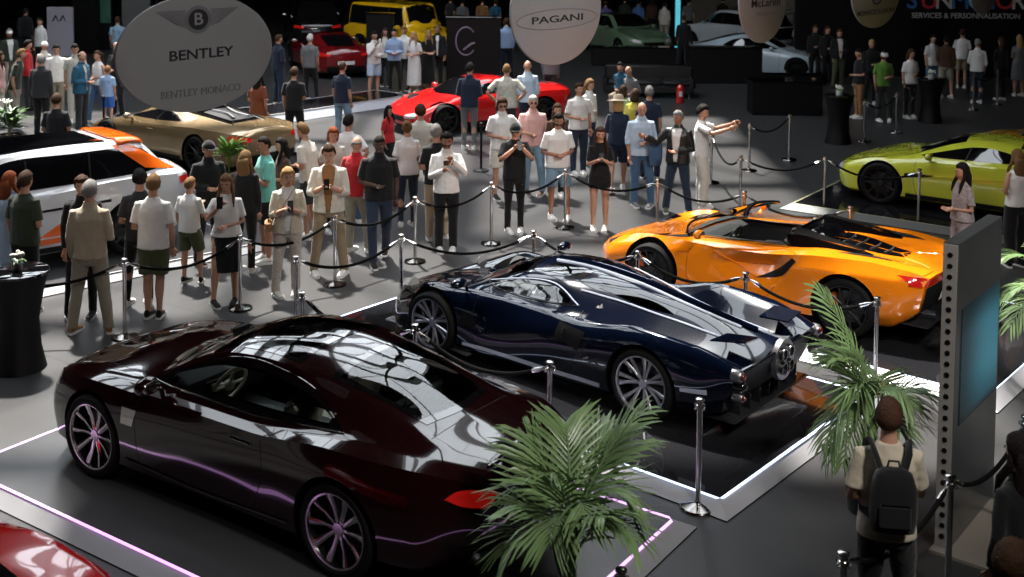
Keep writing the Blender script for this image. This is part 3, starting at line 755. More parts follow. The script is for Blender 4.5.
w = bpy.data.worlds.new('sky'); SC.world = w; w.use_nodes = True
nt = w.node_tree; bg = nt.nodes['Background']
sk = nt.nodes.new('ShaderNodeTexSky'); sk.sky_type = 'HOSEK_WILKIE'; sk.turbidity = 6; sk.sun_direction = (.1, .5, .85)
mx = nt.nodes.new('ShaderNodeMix'); mx.data_type = 'RGBA'; mx.inputs[0].default_value = .85; mx.inputs[7].default_value = (.88, .94, 1, 1)
nt.links.new(sk.outputs[0], mx.inputs[6]); nt.links.new(mx.outputs[2], bg.inputs[0])
bg.inputs[1].default_value = 4.8
sd = bpy.data.lights.new('sun', 'SUN'); sd.energy = 13.5; sd.angle = R(2.5); sd.color = (1, .95, .88)
so = bpy.data.objects.new('sun', sd); COL.objects.link(so)
so.rotation_euler = Vector((-.18, .42, .89)).to_track_quat('Z', 'Y').to_euler()
def flood(x, y, z, aim, energy, size=.5, col=(1, .95, .9), ang=70):  # unseen spot lamps added to brighten cars, signs and the foreground
    d = (Vector(aim) - Vector((x, y, z))).normalized()
    r = empty('added_flood_lamp', (x, y, z), 0, 'unseen black flood lamp added high above the show floor for extra light', 'lamp', 'added flood lamps')
    q = d.to_track_quat('Z', 'Y').to_matrix()
    MB().loft([[q @ Vector((math.cos(t) * rr, math.sin(t) * rr, h)) for t in [2 * PI * k / 20 for k in range(20)]] for rr, h in ((.10, -.35), (.16, -.3), (.17, -.02), (.26, .10), (.24, .10), (.15, -.01))]).build('lamp_housing', BLACK, r)
    MB().tube([(0, 0, .1), (0, 0, HZ - z)], .02, 6).build('lamp_stem', BLACK, r)
    ld = bpy.data.lights.new('flood', 'SPOT'); ld.energy = energy; ld.shadow_soft_size = size; ld.color = col; ld.spot_size = R(ang); ld.spot_blend = .8
    lo = bpy.data.objects.new('flood', ld); COL.objects.link(lo); lo.location = Vector((x, y, z)) + d * .2
    lo.rotation_euler = (-d).to_track_quat('Z', 'Y').to_euler()
flood(7.5, 5.5, 10.5, (3.2, 14.5, .6), 3800, ang=46)
flood(5.5, 1.0, 10.5, (-1.0, 13, 2), 1500, ang=62)
flood(4.5, 3.0, 10.5, (1.5, 8.3, 1.1), 1300, ang=32)
flood(-1.5, 2.0, 10.5, (-3.2, 7.2, .8), 500, ang=26)
flood(3.5, -3.0, 10.5, (5.0, 20, 2.6), 1500, ang=50, col=(1, .86, .80))
SC.view_settings.view_transform = 'Standard'; SC.view_settings.look = 'None'
SC.view_settings.gamma = 1; SC.view_settings.use_curve_mapping = False
SC.view_settings.exposure = 0.2
SC.cycles.use_denoising = True
SC.cycles.max_bounces = 6; SC.cycles.diffuse_bounces = 2; SC.cycles.transparent_max_bounces = 8
SC.cycles.sample_clamp_indirect = 4
SC.cycles.caustics_reflective = False; SC.cycles.caustics_refractive = False

# ------------------------------------------------------------------ display platforms
def platform(name, label, A, B, C, h, top, side, led, bev=.16, lw=.03, group='display platforms'):
    """A near corner, B end of one edge, C end of the other (top edge points)"""
    A, B, C = [Vector((p.x, p.y, 0)) for p in (A, B, C)]
    u = (B - A); lu = u.length; u.normalize(); v = Vector((-u.y, u.x, 0)); lv = (C - A).dot(v)
    if lv < 0: v = -v; lv = -lv
    r = empty(name, (A.x, A.y, 0), 0, label, 'platform', group)
    P = lambda a, b, z: u * a + v * b + Vector((0, 0, z))
    t = .004
    MB().loft([[P(t, t, z), P(lu - t, t, z), P(lu - t, lv - t, z), P(t, lv - t, z)] for z in (.02, h)]).build('platform_top', top, r, smooth=False)
    m = MB(); q = [(0, 0), (lu, 0), (lu, lv), (0, lv)]; qo = [(-bev, -bev), (lu + bev, -bev), (lu + bev, lv + bev), (-bev, lv + bev)]
    m.loft([[P(a, b, .012) for a, b in qo], [P(a, b, h) for a, b in q]], cap=False)
    m.loft([[P(a, b, 0) for a, b in qo], [P(a, b, .012) for a, b in qo]], cap=False, mi=1)
    m.build('bevelled_edge', [side, BLACK], r, smooth=False)
    m = MB()
    for i in range(4):
        a, b = P(*q[i], h - .002), P(*q[(i + 1) % 4], h - .002); n = (b - a).normalized().cross(Vector((0, 0, 1))) * -lw
        d = (b - a).normalized() * lw
        m.add([a, b, b + n - d, a + n + d, a + Vector((0, 0, .003)), b + Vector((0, 0, .003)), b + n - d + Vector((0, 0, .003)), a + n + d + Vector((0, 0, .003))], [(0, 1, 5, 4), (4, 5, 6, 7), (2, 3, 7, 6), (0, 3, 2, 1)])
    m.build('light_strip', led, r, smooth=False)
    return r
PT_GREY = mat('grey_platform_laminate', (0.055, 0.055, 0.058), .28, noise_amt=.05)
PT_DARK = mat('dark_mirror_platform', (0.012, 0.012, 0.014), .09, coat=.6)
PT_SIDE = mat('pale_bevel_panel', (0.25, 0.25, 0.265), .4, noise_amt=.05, nscale=2)
PT_SIDE2 = mat('grey_bevel_panel', (0.07, 0.07, 0.065), .5, noise_amt=.05, nscale=2)
_A = G(200, 577, .1); _B = G(0, 484, .1); d = (_A - _B).normalized(); n = Vector((-d.y, d.x, 0))
Cc = G(671, 519, .1)
near = _B + d * ((Cc - _B).dot(d)); far = _B + d * ((G(20, 444.5, .1) - _B).dot(d))
W = (Cc - _B).dot(n)
platform('display_platform', 'grey platform with a violet light line under the black-cherry coupe', near, far, Cc, .1, PT_GREY, PT_SIDE, LED_V)
A = G(720, 498, .1); d = (G(615, 460, .1) - A).normalized(); n = Vector((d.y, -d.x, 0))
if n.y < 0: n = -n
platform('display_platform', 'dark mirror platform with a cool white light line under the blue hypercar', A, A + d * 5.9, A + n * (G(885, 399, .1) - A).length, .1, PT_DARK, PT_SIDE, LED_B)
A2 = G(818, 352, .1)
n2 = n
A2 = A2 - d * 1.9
platform('display_platform', 'dark display platform with a broad pale rim under the orange roadster', A2, A2 + d * 5.9, A2 + n * 3.3, .1, PT_DARK, PT_SIDE, LED_B, lw=.012)
B3 = G(792, 203, .1); A3 = G(946, 227, .1); d3 = (A3 - B3).normalized()
platform('display_platform', 'dark platform with a thin pale line under the lime green car', B3, B3 + d3 * 6.2, B3 + Vector((-d3.y, d3.x, 0)) * 3.2, .1, PT_DARK, PT_SIDE2, mat('pale_edge_line', (.26, .25, .13), .6))
# ------------------------------------------------------------------ people
SK = [mat('skin_light', (0.50, 0.27, 0.18), .5, noise_amt=.06), mat('skin_tan', (0.36, 0.175, 0.105), .5, noise_amt=.06), mat('skin_dark', (0.07, 0.035, 0.022), .45, noise_amt=.06)]
EYEW = mat('eye_white', (.6, .58, .55), .3); IRIS = mat('iris_dark', (.01, .008, .006), .2); LIP = mat('lips', (.35, .10, .09), .5)
HAIRC = dict(brown=(.045, .022, .012), dark=(.010, .007, .006), blonde=(.36, .22, .09), grey=(.20, .19, .18), white=(.5, .48, .45), red=(.22, .055, .018), light=(.17, .095, .04), auburn=(.060, .028, .016))
def hairmat(k): return mat('hair_' + k, HAIRC[k], .75, noise_amt=.4, nscale=60, bump=.5, spec=.15)
C = dict(white=(.72, .71, .69), offwhite=(.60, .57, .50), cream=(.55, .49, .38), beige=(.40, .33, .24), khaki=(.26, .20, .13), stone=(.30, .27, .21), olive=(.065, .075, .035), green=(.10, .22, .03),
         black=(.008, .008, .009), charcoal=(.028, .028, .03), grey=(.14, .145, .15), navy=(.012, .018, .04), blue=(.07, .16, .36), lightblue=(.28, .40, .60), paleblue=(.42, .52, .64), denim=(.055, .11, .20), lightdenim=(.20, .31, .42), darkdenim=(.018, .03, .055),
         red=(.50, .02, .025), pink=(.62, .36, .34), teal=(.16, .50, .44), orange=(.55, .14, .02), brown=(.07, .035, .02), petrol=(.02, .10, .17), purple=(.12, .10, .28), yellow=(.6, .5, .08), dgreen=(.03, .04, .025), lime=(.40, .60, .25), tan=(.30, .15, .06), floral=(.48, .44, .40), royal=(.03, .12, .42), rust=(.18, .05, .02))
def headshape(d, grow=0.0):
    x, y, z = d
    rx, ry, rz = .0755 + grow, .096 + grow, .117 + grow
    px, py, pz = x * rx, y * ry, z * rz
    if z < 0:
        t = -z
        px *= 1 - .30 * t ** 1.6
        if y > 0: py *= 1 - .35 * t
        else: py *= 1 - .10 * t * t
    if y < 0 and not grow:
        g = math.exp(-(x / .17) ** 2)
        py -= .023 * g * math.exp(-((z + .20) / .15) ** 2)               # nose
        py -= .008 * g * math.exp(-((z - .02) / .2) ** 2)
        for s in (-1, 1): py += .011 * math.exp(-((x - s * .38) / .18) ** 2 - ((z - .02) / .11) ** 2)   # eye sockets
        py -= .007 * math.exp(-(x / .35) ** 2 - ((z + .58) / .10) ** 2)  # lips
        py -= .008 * math.exp(-(x / .4) ** 2 - ((z + .88) / .12) ** 2)   # chin
    return Vector((px, py, pz))
POSE = dict(
    down=((.045, .02, -.28), (.03, -.05, -.53)), relaxed=((.06, .03, -.28), (.06, -.02, -.53)),
    phone=((.05, -.07, -.27), (-.13, -.29, -.14)), phonehi=((.08, -.16, -.20), (-.11, -.33, .02)), low=((.05, .03, -.28), (-.10, -.22, -.33)),
    belly=((.06, .02, -.28), (-.15, -.17, -.30)), hips=((.19, .06, -.22), (.02, -.03, -.40)), pocket=((.10, .06, -.27), (.03, -.04, -.47)),
    behind=((.07, .09, -.27), (-.13, .17, -.42)), point=((.10, -.22, -.08), (.08, -.50, .02)), chin=((.02, -.10, -.27), (-.12, -.20, -.02)), side=((.20, -.02, -.20), (.36, -.20, -.10)),
    cross=((.07, -.06, -.27), (-.24, -.17, -.20)))
def person(px, py, ang=0, h=1.75, sex='m', label='', hair=('short', 'brown'), top=('tee', 'white'), bot=('trousers', 'navy'), shoe='white', L='down', Rr='down', legs='stand', skin=0,
           cap=None, lean=0.0, look=0.0, turn=0.0, foot=None, lod=1, group=None, build=1.0, beard=None, sunglass=False, z0=0.0, sit=None):
    s = h / 1.75
    if foot is not None: p = G(foot[0], foot[1], z0)
    else: p = G(px, py, h + z0); p.z = z0
    root = empty('person', p, R(ang), label, 'person', group)
    fem = sex == 'f'
    kid = h < 1.5
    sw = (.155 if fem else .171) * build                      # shoulder joint
    hw = (.178 if fem else .170) * build
    ww = (.135 if fem else .158) * build
    cwid = (.158 if fem else .168) * build
    an = .85 if fem else 1.0
    if legs == 'stand' and not fem: legs = ('stand', 'contra', 'contral', 'stand', 'contra')[(int(px) + int(py) * 3) % 5]
    if sit: dz = -sit
    def T(v):                                                  # lean the upper body, then scale
        v = Vector(v)
        if v.z > .95: v = v + Vector((0, -lean * (v.z - .95), 0))
        if sit: v = v + Vector((0, 0, dz))
        return v * s
    def Tl(v): return (Vector(v) + (Vector((0, 0, dz)) if sit else Vector())) * s
    # --- joints
    sh = {1: Vector((-sw, .0, 1.392)), -1: Vector((sw, .0, 1.392))}      # 1 = right hand side of the body (x<0 when facing -y)
    arms = {}
    for side, pz in ((1, Rr), (-1, L)):
        e, wv = POSE[pz]; sx = -1 if side == 1 else 1
        E = sh[side] + Vector((e[0] * sx, e[1], e[2])); W = sh[side] + Vector((wv[0] * sx, wv[1], wv[2]))
        arms[side] = (sh[side], E, W)
    lg = {}
    for side in (1, -1):
        sx = -side
        hip = Vector((sx * .092, 0, .90)); kn = Vector((sx * .10, -.012, .49)); ak = Vector((sx * .105, .01, .085)); to = 10
        if legs == 'apart': kn = Vector((sx * .15, -.012, .49)); ak = Vector((sx * .205, .01, .085)); to = 20
        if legs == 'stride':
            if side == 1: kn = Vector((sx * .10, -.17, .50)); ak = Vector((sx * .09, -.24, .09))
            else: kn = Vector((sx * .10, .03, .49)); ak = Vector((sx * .10, .26, .13))
        if legs == 'contra' and side == 1: kn = Vector((sx * .14, -.09, .49)); ak = Vector((sx * .17, -.06, .085)); to = 28
        if legs == 'contral' and side == -1: kn = Vector((sx * .14, -.09, .49)); ak = Vector((sx * .17, -.06, .085)); to = 28
        if legs == 'close': kn = Vector((sx * .075, -.012, .49)); ak = Vector((sx * .07, .01, .085)); to = 6
        if legs == 'sit': hip = Vector((sx * .10, .05, .90)); kn = Vector((sx * .14, -.38, .92)); ak = Vector((sx * .13, -.36, .50)); to = 12
        lg[side] = (hip, kn, ak, to)
    hc = Vector((0, -.022, 1.632))
    # --- body
    b = MB()
    tz = [(.84, hw * .88, .105), (.95, hw * .93, .11), (1.08, ww * .94, .098), (1.22, cwid * .9, .105), (1.34, cwid * .98, .108), (1.41, sw * .78, .080), (1.455, .085, .068), (1.49, .058, .058), (1.56, .052, .056), (1.60, .05, .055)]
    def ring(z, rx, ry, cy=0, n=14, e=1.0, f=T):
        return [f((math.copysign(abs(math.cos(2 * PI * k / n)) ** e, math.cos(2 * PI * k / n)) * rx, cy + math.copysign(abs(math.sin(2 * PI * k / n)) ** e, math.sin(2 * PI * k / n)) * ry, z)) for k in range(n)]
    b.loft([ring(z, rx, ry, -.012 if z > 1.5 else 0) for z, rx, ry in tz])
    for side in (1, -1):
        S, E, W = arms[side]; inn = S * .5 + Vector((0, 0, .70)); inn = Vector((S.x * .55, 0, 1.40))
        m1 = S.lerp(E, .5); m2 = E.lerp(W, .35)
        b.tube([T(v) for v in (inn, S, m1, E, m2, W)], [q * s * an for q in (.040, .046, .042, .036, .039, .026)], 9)
        # hand
        d = (T(W) - T(E)).normalized(); inward = Vector((-S.x, -.25, .1)).normalized()
        n = inward - d * inward.dot(d); n.normalize(); t = d.cross(n).normalized()
        if t.z < 0 and abs(d.z) < .8: t = -t
        w0 = T(W); curl = .9 if 'phone' in (L, Rr)[side == 1] else .45
        b.tube([w0 - d * .01 * s, w0 + d * .03 * s, w0 + d * .085 * s], [(.026 * s, .018 * s), (.040 * s, .017 * s), (.036 * s, .014 * s)], 8, ref=tuple(n))
        if lod <= 1:
            for q, (o, ln) in enumerate(((-.028, .068), (-.009, .078), (.010, .073), (.028, .058))):
                a = w0 + (d * .078 + t * o) * s
                c1 = a + (d * math.cos(curl * .5) + n * math.sin(curl * .5)) * ln * .5 * s
                c2 = c1 + (d * math.cos(curl * 1.4) + n * math.sin(curl * 1.4)) * ln * .5 * s
                b.tube([a, c1, c2], [.0095 * s, .0088 * s, .0068 * s], 5, round_end=lod < 1)
            fwd = -t if t.y > 0 else t
            a = w0 + (d * .025 + fwd * .026) * s
            b.tube([a, a + (d * .03 + fwd * .022 + n * .012) * s, a + (d * .058 + fwd * .026 + n * .02) * s], [.012 * s, .0105 * s, .008 * s], 5)
    for side in (1, -1):
        hip, kn, ak, to = lg[side]
        f = Tl
        b.tube([f(v) for v in (hip + Vector((0, 0, .03)), hip.lerp(kn, .3), hip.lerp(kn, .8), kn, kn.lerp(ak, .3) + Vector((0, .015, 0)), kn.lerp(ak, .75), ak, ak + Vector((0, 0, -.05)))], [q * s * (1.0 if fem else .98) for q in (.092, .084, .058, .054, .056, .036, .036, .036)], 10)
    # head
    if not look and not turn: look = 5 + (int(px) * 7) % 11; turn = (int(px * 13 + py * 5) % 31) - 15
    turnM = Matrix.Rotation(R(turn), 3, 'Z') @ Matrix.Rotation(R(look), 3, 'X')
    HC = T(hc)
    def HT(v): return HC + turnM @ (Vector(v) * s)
    vs = []; seg, rg = (28, 22) if lod < 1 else (22, 18) if lod == 1 else (14, 11)
    b.ell(HC, None, seg, rg, fn=lambda d: turnM @ (headshape(d) * s))
    for sx in (-1, 1):
        b.ell(HT((sx * .077, .012, -.01)), (.010 * s, .020 * s, .032 * s), 8, 6, M=turnM)
        b.ell(HT((sx * .031, -.079, .004)), (.014 * s, .010 * s, .008 * s), 8, 5, mi=1, M=turnM)
        b.ell(HT((sx * .031, -.0865, .004)), (.007 * s, .005 * s, .007 * s), 8, 5, mi=2, M=turnM)
        b.tube([HT((sx * .014, -.096, .026)), HT((sx * .03, -.096, .031)), HT((sx * .048, -.085, .025))], .004 * s, 5, mi=2)
    b.ell(HT((0, -.0985, -.066)), (.023 * s, .007 * s, .007 * s), 10, 5, mi=3, M=turnM)
    if sunglass:
        for sx in (-1, 1): b.ell(HT((sx * .033, -.097, .004)), (.027 * s, .006 * s, .02 * s), 10, 5, mi=2, M=turnM)
    b.build('body', [SK[skin], EYEW, IRIS, LIP], root, angle=180)
    vox = {0: .009, 1: .0125, 2: .018}[lod] * s
    seg = {0: 20, 1: 16, 2: 12}[lod]
    # --- lower garment
    bk, bc = bot
    bm_ = cloth(C[bc]) if bc in C else bc
    if bk != 'none' and top[0] not in ('dress', 'dresslong'):
        g = MB()
        if bk in ('skirt', 'longskirt'):
            bot_z = .46 if bk == 'skirt' else .12
            g.loft([ring(z, rx, ry, 0, 20, 1, Tl) for z, rx, ry in ((bot_z, hw * 1.12, .16), (bot_z + .02, hw * 1.14, .165), (.75, hw * 1.12, .15), (.90, hw * 1.06, .135), (1.03, ww * 1.03, .112))])
        else:
            loose = {'slim': .82, 'trousers': 1.0, 'wide': 1.25, 'shorts': 1.16, 'minishorts': 1.05}[bk]
            g.loft([ring(z, rx, ry, 0, seg, .9, Tl) for z, rx, ry in ((.80, hw * .80, .10), (.86, hw * 1.0, .125), (.95, hw * 1.03, .128), (1.04, ww * 1.06, .115))])
            for side in (1, -1):
                hip, kn, ak, to = lg[side]
                k = loose; r_ = (.100, .094 * k ** .5, .078 * k, .072 * k, .068 * k, .062 * k, .062 * k)
                pts = [hip + Vector((0, .005, .02)), hip.lerp(kn, .35), hip.lerp(kn, .85), kn, kn.lerp(ak, .35) + Vector((0, .01, 0)), kn.lerp(ak, .8), ak + Vector((0, .006, -.02))]
                if bk == 'shorts': pts = pts[:3]; r_ = (.102, .100 * k ** .5, .088 * k)
                if bk == 'minishorts': pts = [hip + Vector((0, .005, .02)), hip.lerp(kn, .22), hip.lerp(kn, .42)]; r_ = (.100, .100, .094)
                g.tube([Tl(v) for v in pts], [q * s for q in r_], seg)
        g.build({'skirt': 'skirt', 'longskirt': 'skirt', 'shorts': 'shorts', 'minishorts': 'shorts'}.get(bk, 'trousers'), bm_, root, remesh=vox, wrinkle=.006)
    # --- upper garment
    tk, tc = top[:2]
    tm = cloth(C[tc]) if tc in C else tc
    def upper(grow, z_low, sleeve, mt, name, opening=0.0, collar=False, loose=0.0):
        g = MB()
        low = [(z_low, hw * 1.07 + grow + loose, .134 + grow + loose * .6)] if z_low > .75 else [(z_low, hw * 1.2 + grow + loose, .17 + grow), (.75, hw * 1.12 + grow, .14 + grow)]
        bust = .012 if fem else 0
        rg_ = low + [(max(.97, z_low + .04), hw * 1.02 + grow + loose, .128 + grow + loose * .5), (1.10, ww * 1.06 + grow + loose, .116 + grow + loose * .4), (1.23, cwid * .99 + grow + loose * .6, .116 + grow + bust), (1.33, cwid * 1.03 + grow, .118 + grow), (1.41, sw * .86 + grow, .090 + grow), (1.452, sw * .58 + grow * .5, .074 + grow * .5), (1.492, .068 + grow * .3, .064 + grow * .3)]
        g.loft([ring(z, rx, ry, .0, seg, .88) for z, rx, ry in rg_])
        for side in (1, -1):
            S, E, W = arms[side]; inn = Vector((S.x * .45, 0, 1.405)); gr = grow * 1.0
            if sleeve == 'short': pts = (inn, S, S.lerp(E, .45), S.lerp(E, .78)); rr = (.040, .054, .057, .060)
            elif sleeve == 'long': pts = (inn, S, S.lerp(E, .5), E, E.lerp(W, .5), E.lerp(W, .93)); rr = (.040, .053, .054, .049, .045, .038)
            elif sleeve == 'roll': pts = (inn, S, S.lerp(E, .5), E, E.lerp(W, .3)); rr = (.040, .053, .054, .050, .050)
            else: pts = (inn, S + Vector((S.x * -.12, 0, 0))); rr = (.036, .044)
            g.tube([T(v) for v in pts], [(q + gr) * s * an for q in rr], max(10, seg - 4))
        o = g.build(name, mt, root, remesh=vox, wrinkle=.0055)
        if opening:
            bm = bmesh.new(); bm.from_mesh(o.data); dl = []
            for f_ in bm.faces:
                c_ = f_.calc_center_median() / s
                zz = c_.z - (dz if sit else 0)
                yy = c_.y + (lean * (zz - .95) if zz > .95 else 0)
                if yy < -.055 and abs(c_.x) < opening * (.35 + 1.1 * max(0, (zz - .95) * 1.0)) and abs(c_.x) < sw * .8 and zz < 1.5 and f_.normal.y < -.35: dl.append(f_)
            bmesh.ops.delete(bm, geom=dl, context='FACES'); bm.to_mesh(o.data); bm.free()
        if collar:
            cb = MB(); cb.loft([ring(z, rx, rx * .98, -.006, 18) for z, rx in ((1.478, .078), (1.52, .064), (1.522, .068), (1.47, .086))], cap=False)
            cb.build('collar', mt, o)
        return o
    nm = dict(tee='t_shirt', polo='polo_shirt', shirt='shirt', roll='shirt', tank='top', dress='dress', dresslong='dress', jacket='jacket', suit='jacket', open='overshirt', blouse='blouse', crop='top', romper='romper')[tk]
    if tk in ('tee',): upper(.006, .87, 'short', tm, nm, loose=.008)
    elif tk == 'polo': upper(.006, .87, 'short', tm, nm, collar=True, loose=.008)
    elif tk == 'shirt': upper(.006, .88, 'long', tm, nm, collar=True, loose=.008)
    elif tk == 'roll': upper(.006, .87, 'roll', tm, nm, collar=True, loose=.010)
    elif tk == 'blouse': upper(.008, .93, 'short', tm, nm, loose=.012)
    elif tk in ('tank', 'crop'): upper(.003, 1.0 if tk == 'crop' else .92, 'none', tm, nm)
    elif tk == 'romper': upper(.002, .92, 'short', tm, nm)
    elif tk == 'dress': upper(.004, .46, 'short', tm, nm)
    elif tk == 'dresslong': upper(.004, .20, 'short', tm, nm)
    elif tk in ('jacket', 'suit', 'open'):
        under = top[2] if len(top) > 2 else 'white'
        upper(.002, .90, 'none', cloth(C[under]), 't_shirt')
        upper(.020, .84 if tk == 'suit' else .87, 'roll' if tk == 'open' else 'long', tm, nm, opening=.10 if tk != 'suit' else .05, collar=tk != 'open', loose=.010)
    # --- shoes
    sm_, sole = (cloth(C[shoe]), WHITE) if shoe in C else (shoe, BLACK)
    if shoe in ('black', 'brown') and bk in ('trousers',) and tk in ('suit', 'jacket'): sole = BLACK
    if legs != 'none':
        for side in (1, -1):
            hip, kn, ak, to = lg[side]; Mz = Matrix.Rotation(R(to * side), 3, 'Z')
            base = Vector((ak.x, ak.y, ak.z - .085)); g = MB()
            prof = [(.055, .024, .06), (.045, .034, .10), (.0, .038, .105), (-.05, .040, .075), (-.10, .046, .055), (-.155, .044, .042), (-.19, .026, .03)]
            rg2 = []
            for y_, w_, z_ in prof:
                rg2.append([Tl(base + Mz @ Vector((math.cos(a) * w_, y_, .018 + z_ * (.5 + .5 * math.sin(a)) - .004))) for a in [2 * PI * k / 12 for k in range(12)]])
            g.loft(rg2)
            for y0_, y1_ in ((.06, -.19),):
                pr = [(.062, .026), (.03, .040), (-.05, .042), (-.11, .049), (-.165, .045), (-.197, .024)]
                outl = [(w_, y_) for y_, w_ in pr] + [(-w_, y_) for y_, w_ in pr[::-1]]
                lo_ = [Tl(base + Mz @ Vector((x_, y_, .0))) for x_, y_ in outl]; hi_ = [Tl(base + Mz @ Vector((x_, y_, .026))) for x_, y_ in outl]
                g.loft([lo_, hi_], mi=1)
            g.build('shoe', [sm_, sole], root, angle=50)
    # --- hair and headgear
    st, hcx = hair
    if st != 'none':
        hm = hairmat(hcx); g = MB()
        def hf(d):
            x, y, z = d
            if st in ('short', 'crew', 'quiff', 'bob', 'long', 'pony', 'bun', 'curly'):
                line = .50 if y < -.35 else (.50 - (y + .35) * 1.35 if y < .25 else -.31 - (y - .25) * .5)
                if st in ('long', 'bob'): line = .52 if y < -.5 else (.52 - (y + .5) * 2.6)
                if st in ('pony', 'bun'): line = .50 if y < -.4 else .50 - (y + .4) * 1.2
                th = dict(short=.017, crew=.007, quiff=.024, bob=.024, long=.018, pony=.010, bun=.010, curly=.027)[st]
            elif st == 'bald':                                   # ring of short hair round the sides
                line = .0 if y > -.05 else 9; th = .006
                if z > .38: line = 9
            m_ = max(-1, min(1, (z - line) * 7))
            e = th * m_ if m_ > 0 else .016 * m_
            w_ = noise.noise(Vector((x * 6, y * 6, z * 4)) + Vector((px * .1, 0, 0))) * (.35 if st != 'curly' else .6) + 1
            up_ = .010 * max(0, z) if st in ('quiff', 'short') and y < 0 else 0
            q = headshape(d, max(-.016, e * w_ if m_ > 0 else e))
            if q.z > 0: q.z += up_
            return turnM @ (q * s)
        g.ell(HC, None, 24 if lod < 2 else 16, 18 if lod < 2 else 12, fn=hf)
        if st in ('long', 'bob', 'pony'):
            ln = {'long': .33, 'bob': .13, 'pony': .24}[st]
            if st == 'pony':
                g.tube([HT((0, .10, .05)), HT((0, .145, .02)), HC + Vector((0, .15, -.10)) * s, HC + Vector((0, .13, -.27)) * s], [(.02 * s, .02 * s), (.035 * s, .03 * s), (.034 * s, .028 * s), (.008 * s, .008 * s)], 8)
            else:
                a = turnM
                rr = []
                for t_, wx, wy, cy in ((0, .080, .060, .045), (.25, .094, .062, .055), (.5, .100, .055, .07), (.8, .095, .045, .085), (1.0, .065, .028, .085)):
                    zc = .02 - t_ * (ln + .04); rg3 = []
                    bl = turnM if t_ < .4 else Matrix.Identity(3)
                    for k in range(16):
                        th_ = 2 * PI * k / 16; rg3.append(HC + bl @ (Vector((math.cos(th_) * wx, cy + math.sin(th_) * wy, zc)) * s))
                    rr.append(rg3)
                g.loft(rr)
                if st == 'long' and lod <= 1:
                    for sx in (-1, 1): g.tube([HT((sx * .068, -.01, .03)), HT((sx * .085, -.025, -.07)), HC + Vector((sx * .10, -.07, -.19)) * s, HC + Vector((sx * .105, -.10, -.30)) * s], [(.02 * s, .02 * s), (.028 * s, .022 * s), (.030 * s, .02 * s), (.008 * s, .006 * s)], 8)
        if st == 'bun': g.ell(HT((0, .105, .06)), (.036 * s, .034 * s, .036 * s), 10, 8)
        g.build('hair', hm, root, angle=180)
    if beard:
        g = MB()
        def bf(d):
            x, y, z = d; ins = (z < -.28 and y < .1 and not (abs(x) < .3 and z > -.75 and z < -.52 and y < 0)) or (z < .0 and -.3 < y < .15 and abs(x) > .8)
            return turnM @ (headshape(d, .0) * s * (1.035 if ins else .9))
        g.ell(HC, None, 24, 20, fn=bf); g.build('beard', hairmat(beard), root, angle=180)
    if cap:
        kind, cc = cap; cm = cloth(C[cc]); g = MB()
        if kind == 'cap':
            g.ell(HT((0, 0, .022)), None, 18, 14, fn=lambda d: turnM @ (Vector((d.x * .088, d.y * .108, max(d.z, 0) * .105 + (.0 if d.z > 0 else d.z * .004))) * s))
            br = [(math.sin(R(a)) * .078, -.075 - math.cos(R(a)) * .085) for a in range(-80, 81, 16)]
            g.loft([[HT((x, y, .026 - .25 * abs(x) ** 1.5 + z)) for x, y in br] for z in (0, .008)], closed=True)
            g.build('cap', cm, root)
        elif kind == 'beanie':
            g.ell(HT((0, 0, .02)), None, 18, 14, fn=lambda d: turnM @ (Vector((d.x * .09, d.y * .11, max(d.z, -.1) * .12)) * s)); g.build('beanie', cm, root)
        else:
            g.add(*((lambda q: (q.v, q.f))(MB().lathe([(.205, -.01), (.21, 0), (.15, .006), (.10, .02), (.094, .07), (.08, .105), (.02, .118), (.001, .118), (.001, .10), (.07, .09), (.085, .02), (.10, .0), (.15, -.006)], 28))))
            g.v = [HT(Vector((v.x, v.y, v.z + .045))) for v in g.v]
            o = g.build('straw_hat', cm, root); rb = MB().lathe([(.096, .022), (.099, .022), (.097, .045), (.093, .045)], 24); rb.v = [HT(Vector((v.x, v.y, v.z + .045))) for v in rb.v]; rb.build('hat_band', BLACK, o)
    root['_s'] = s
    M = Matrix.Translation(p) @ Matrix.Rotation(R(ang), 4, 'Z')
    info = dict(root=root, M=M, R=T(arms[1][2]), L=T(arms[-1][2]), T=T, s=s, sw=sw)
    del root['_s']
    return info
PHONEM = mat('phone_case_black', (.01, .01, .012), .25, coat=.5); SCREEN = mat('phone_screen', (.03, .035, .045), .08, coat=1)
PHONEW = mat('phone_case_white', (.6, .6, .6), .3, coat=.5)
def hand_tip(P, hand='R', d=(0, -.075, .02)): return P['M'] @ (P[hand] + Vector(d) * P['s'])
def phone(P, label, hand='R', both=False, land=False, low=False, white=False, tilt=-25):
    loc = (P['R'] + P['L']) / 2 if both else P[hand]
    q = P['M'] @ (loc + Vector((0, -.10, .055)) * P['s'])
    r = empty('mobile_phone', q, 0, label, 'phone', 'mobile phones held by visitors')
    r.rotation_euler = (R(tilt), R(90) if land else 0, P['root'].rotation_euler.z)
    r.rotation_mode = 'XYZ'
    MB().box((0, 0, 0), (.075, .009, .152), bev=.004).build('phone_case', PHONEW if white else PHONEM, r)
    MB().box((0, .0052, 0), (.068, .0016, .142)).build('screen', SCREEN, r)
    return r
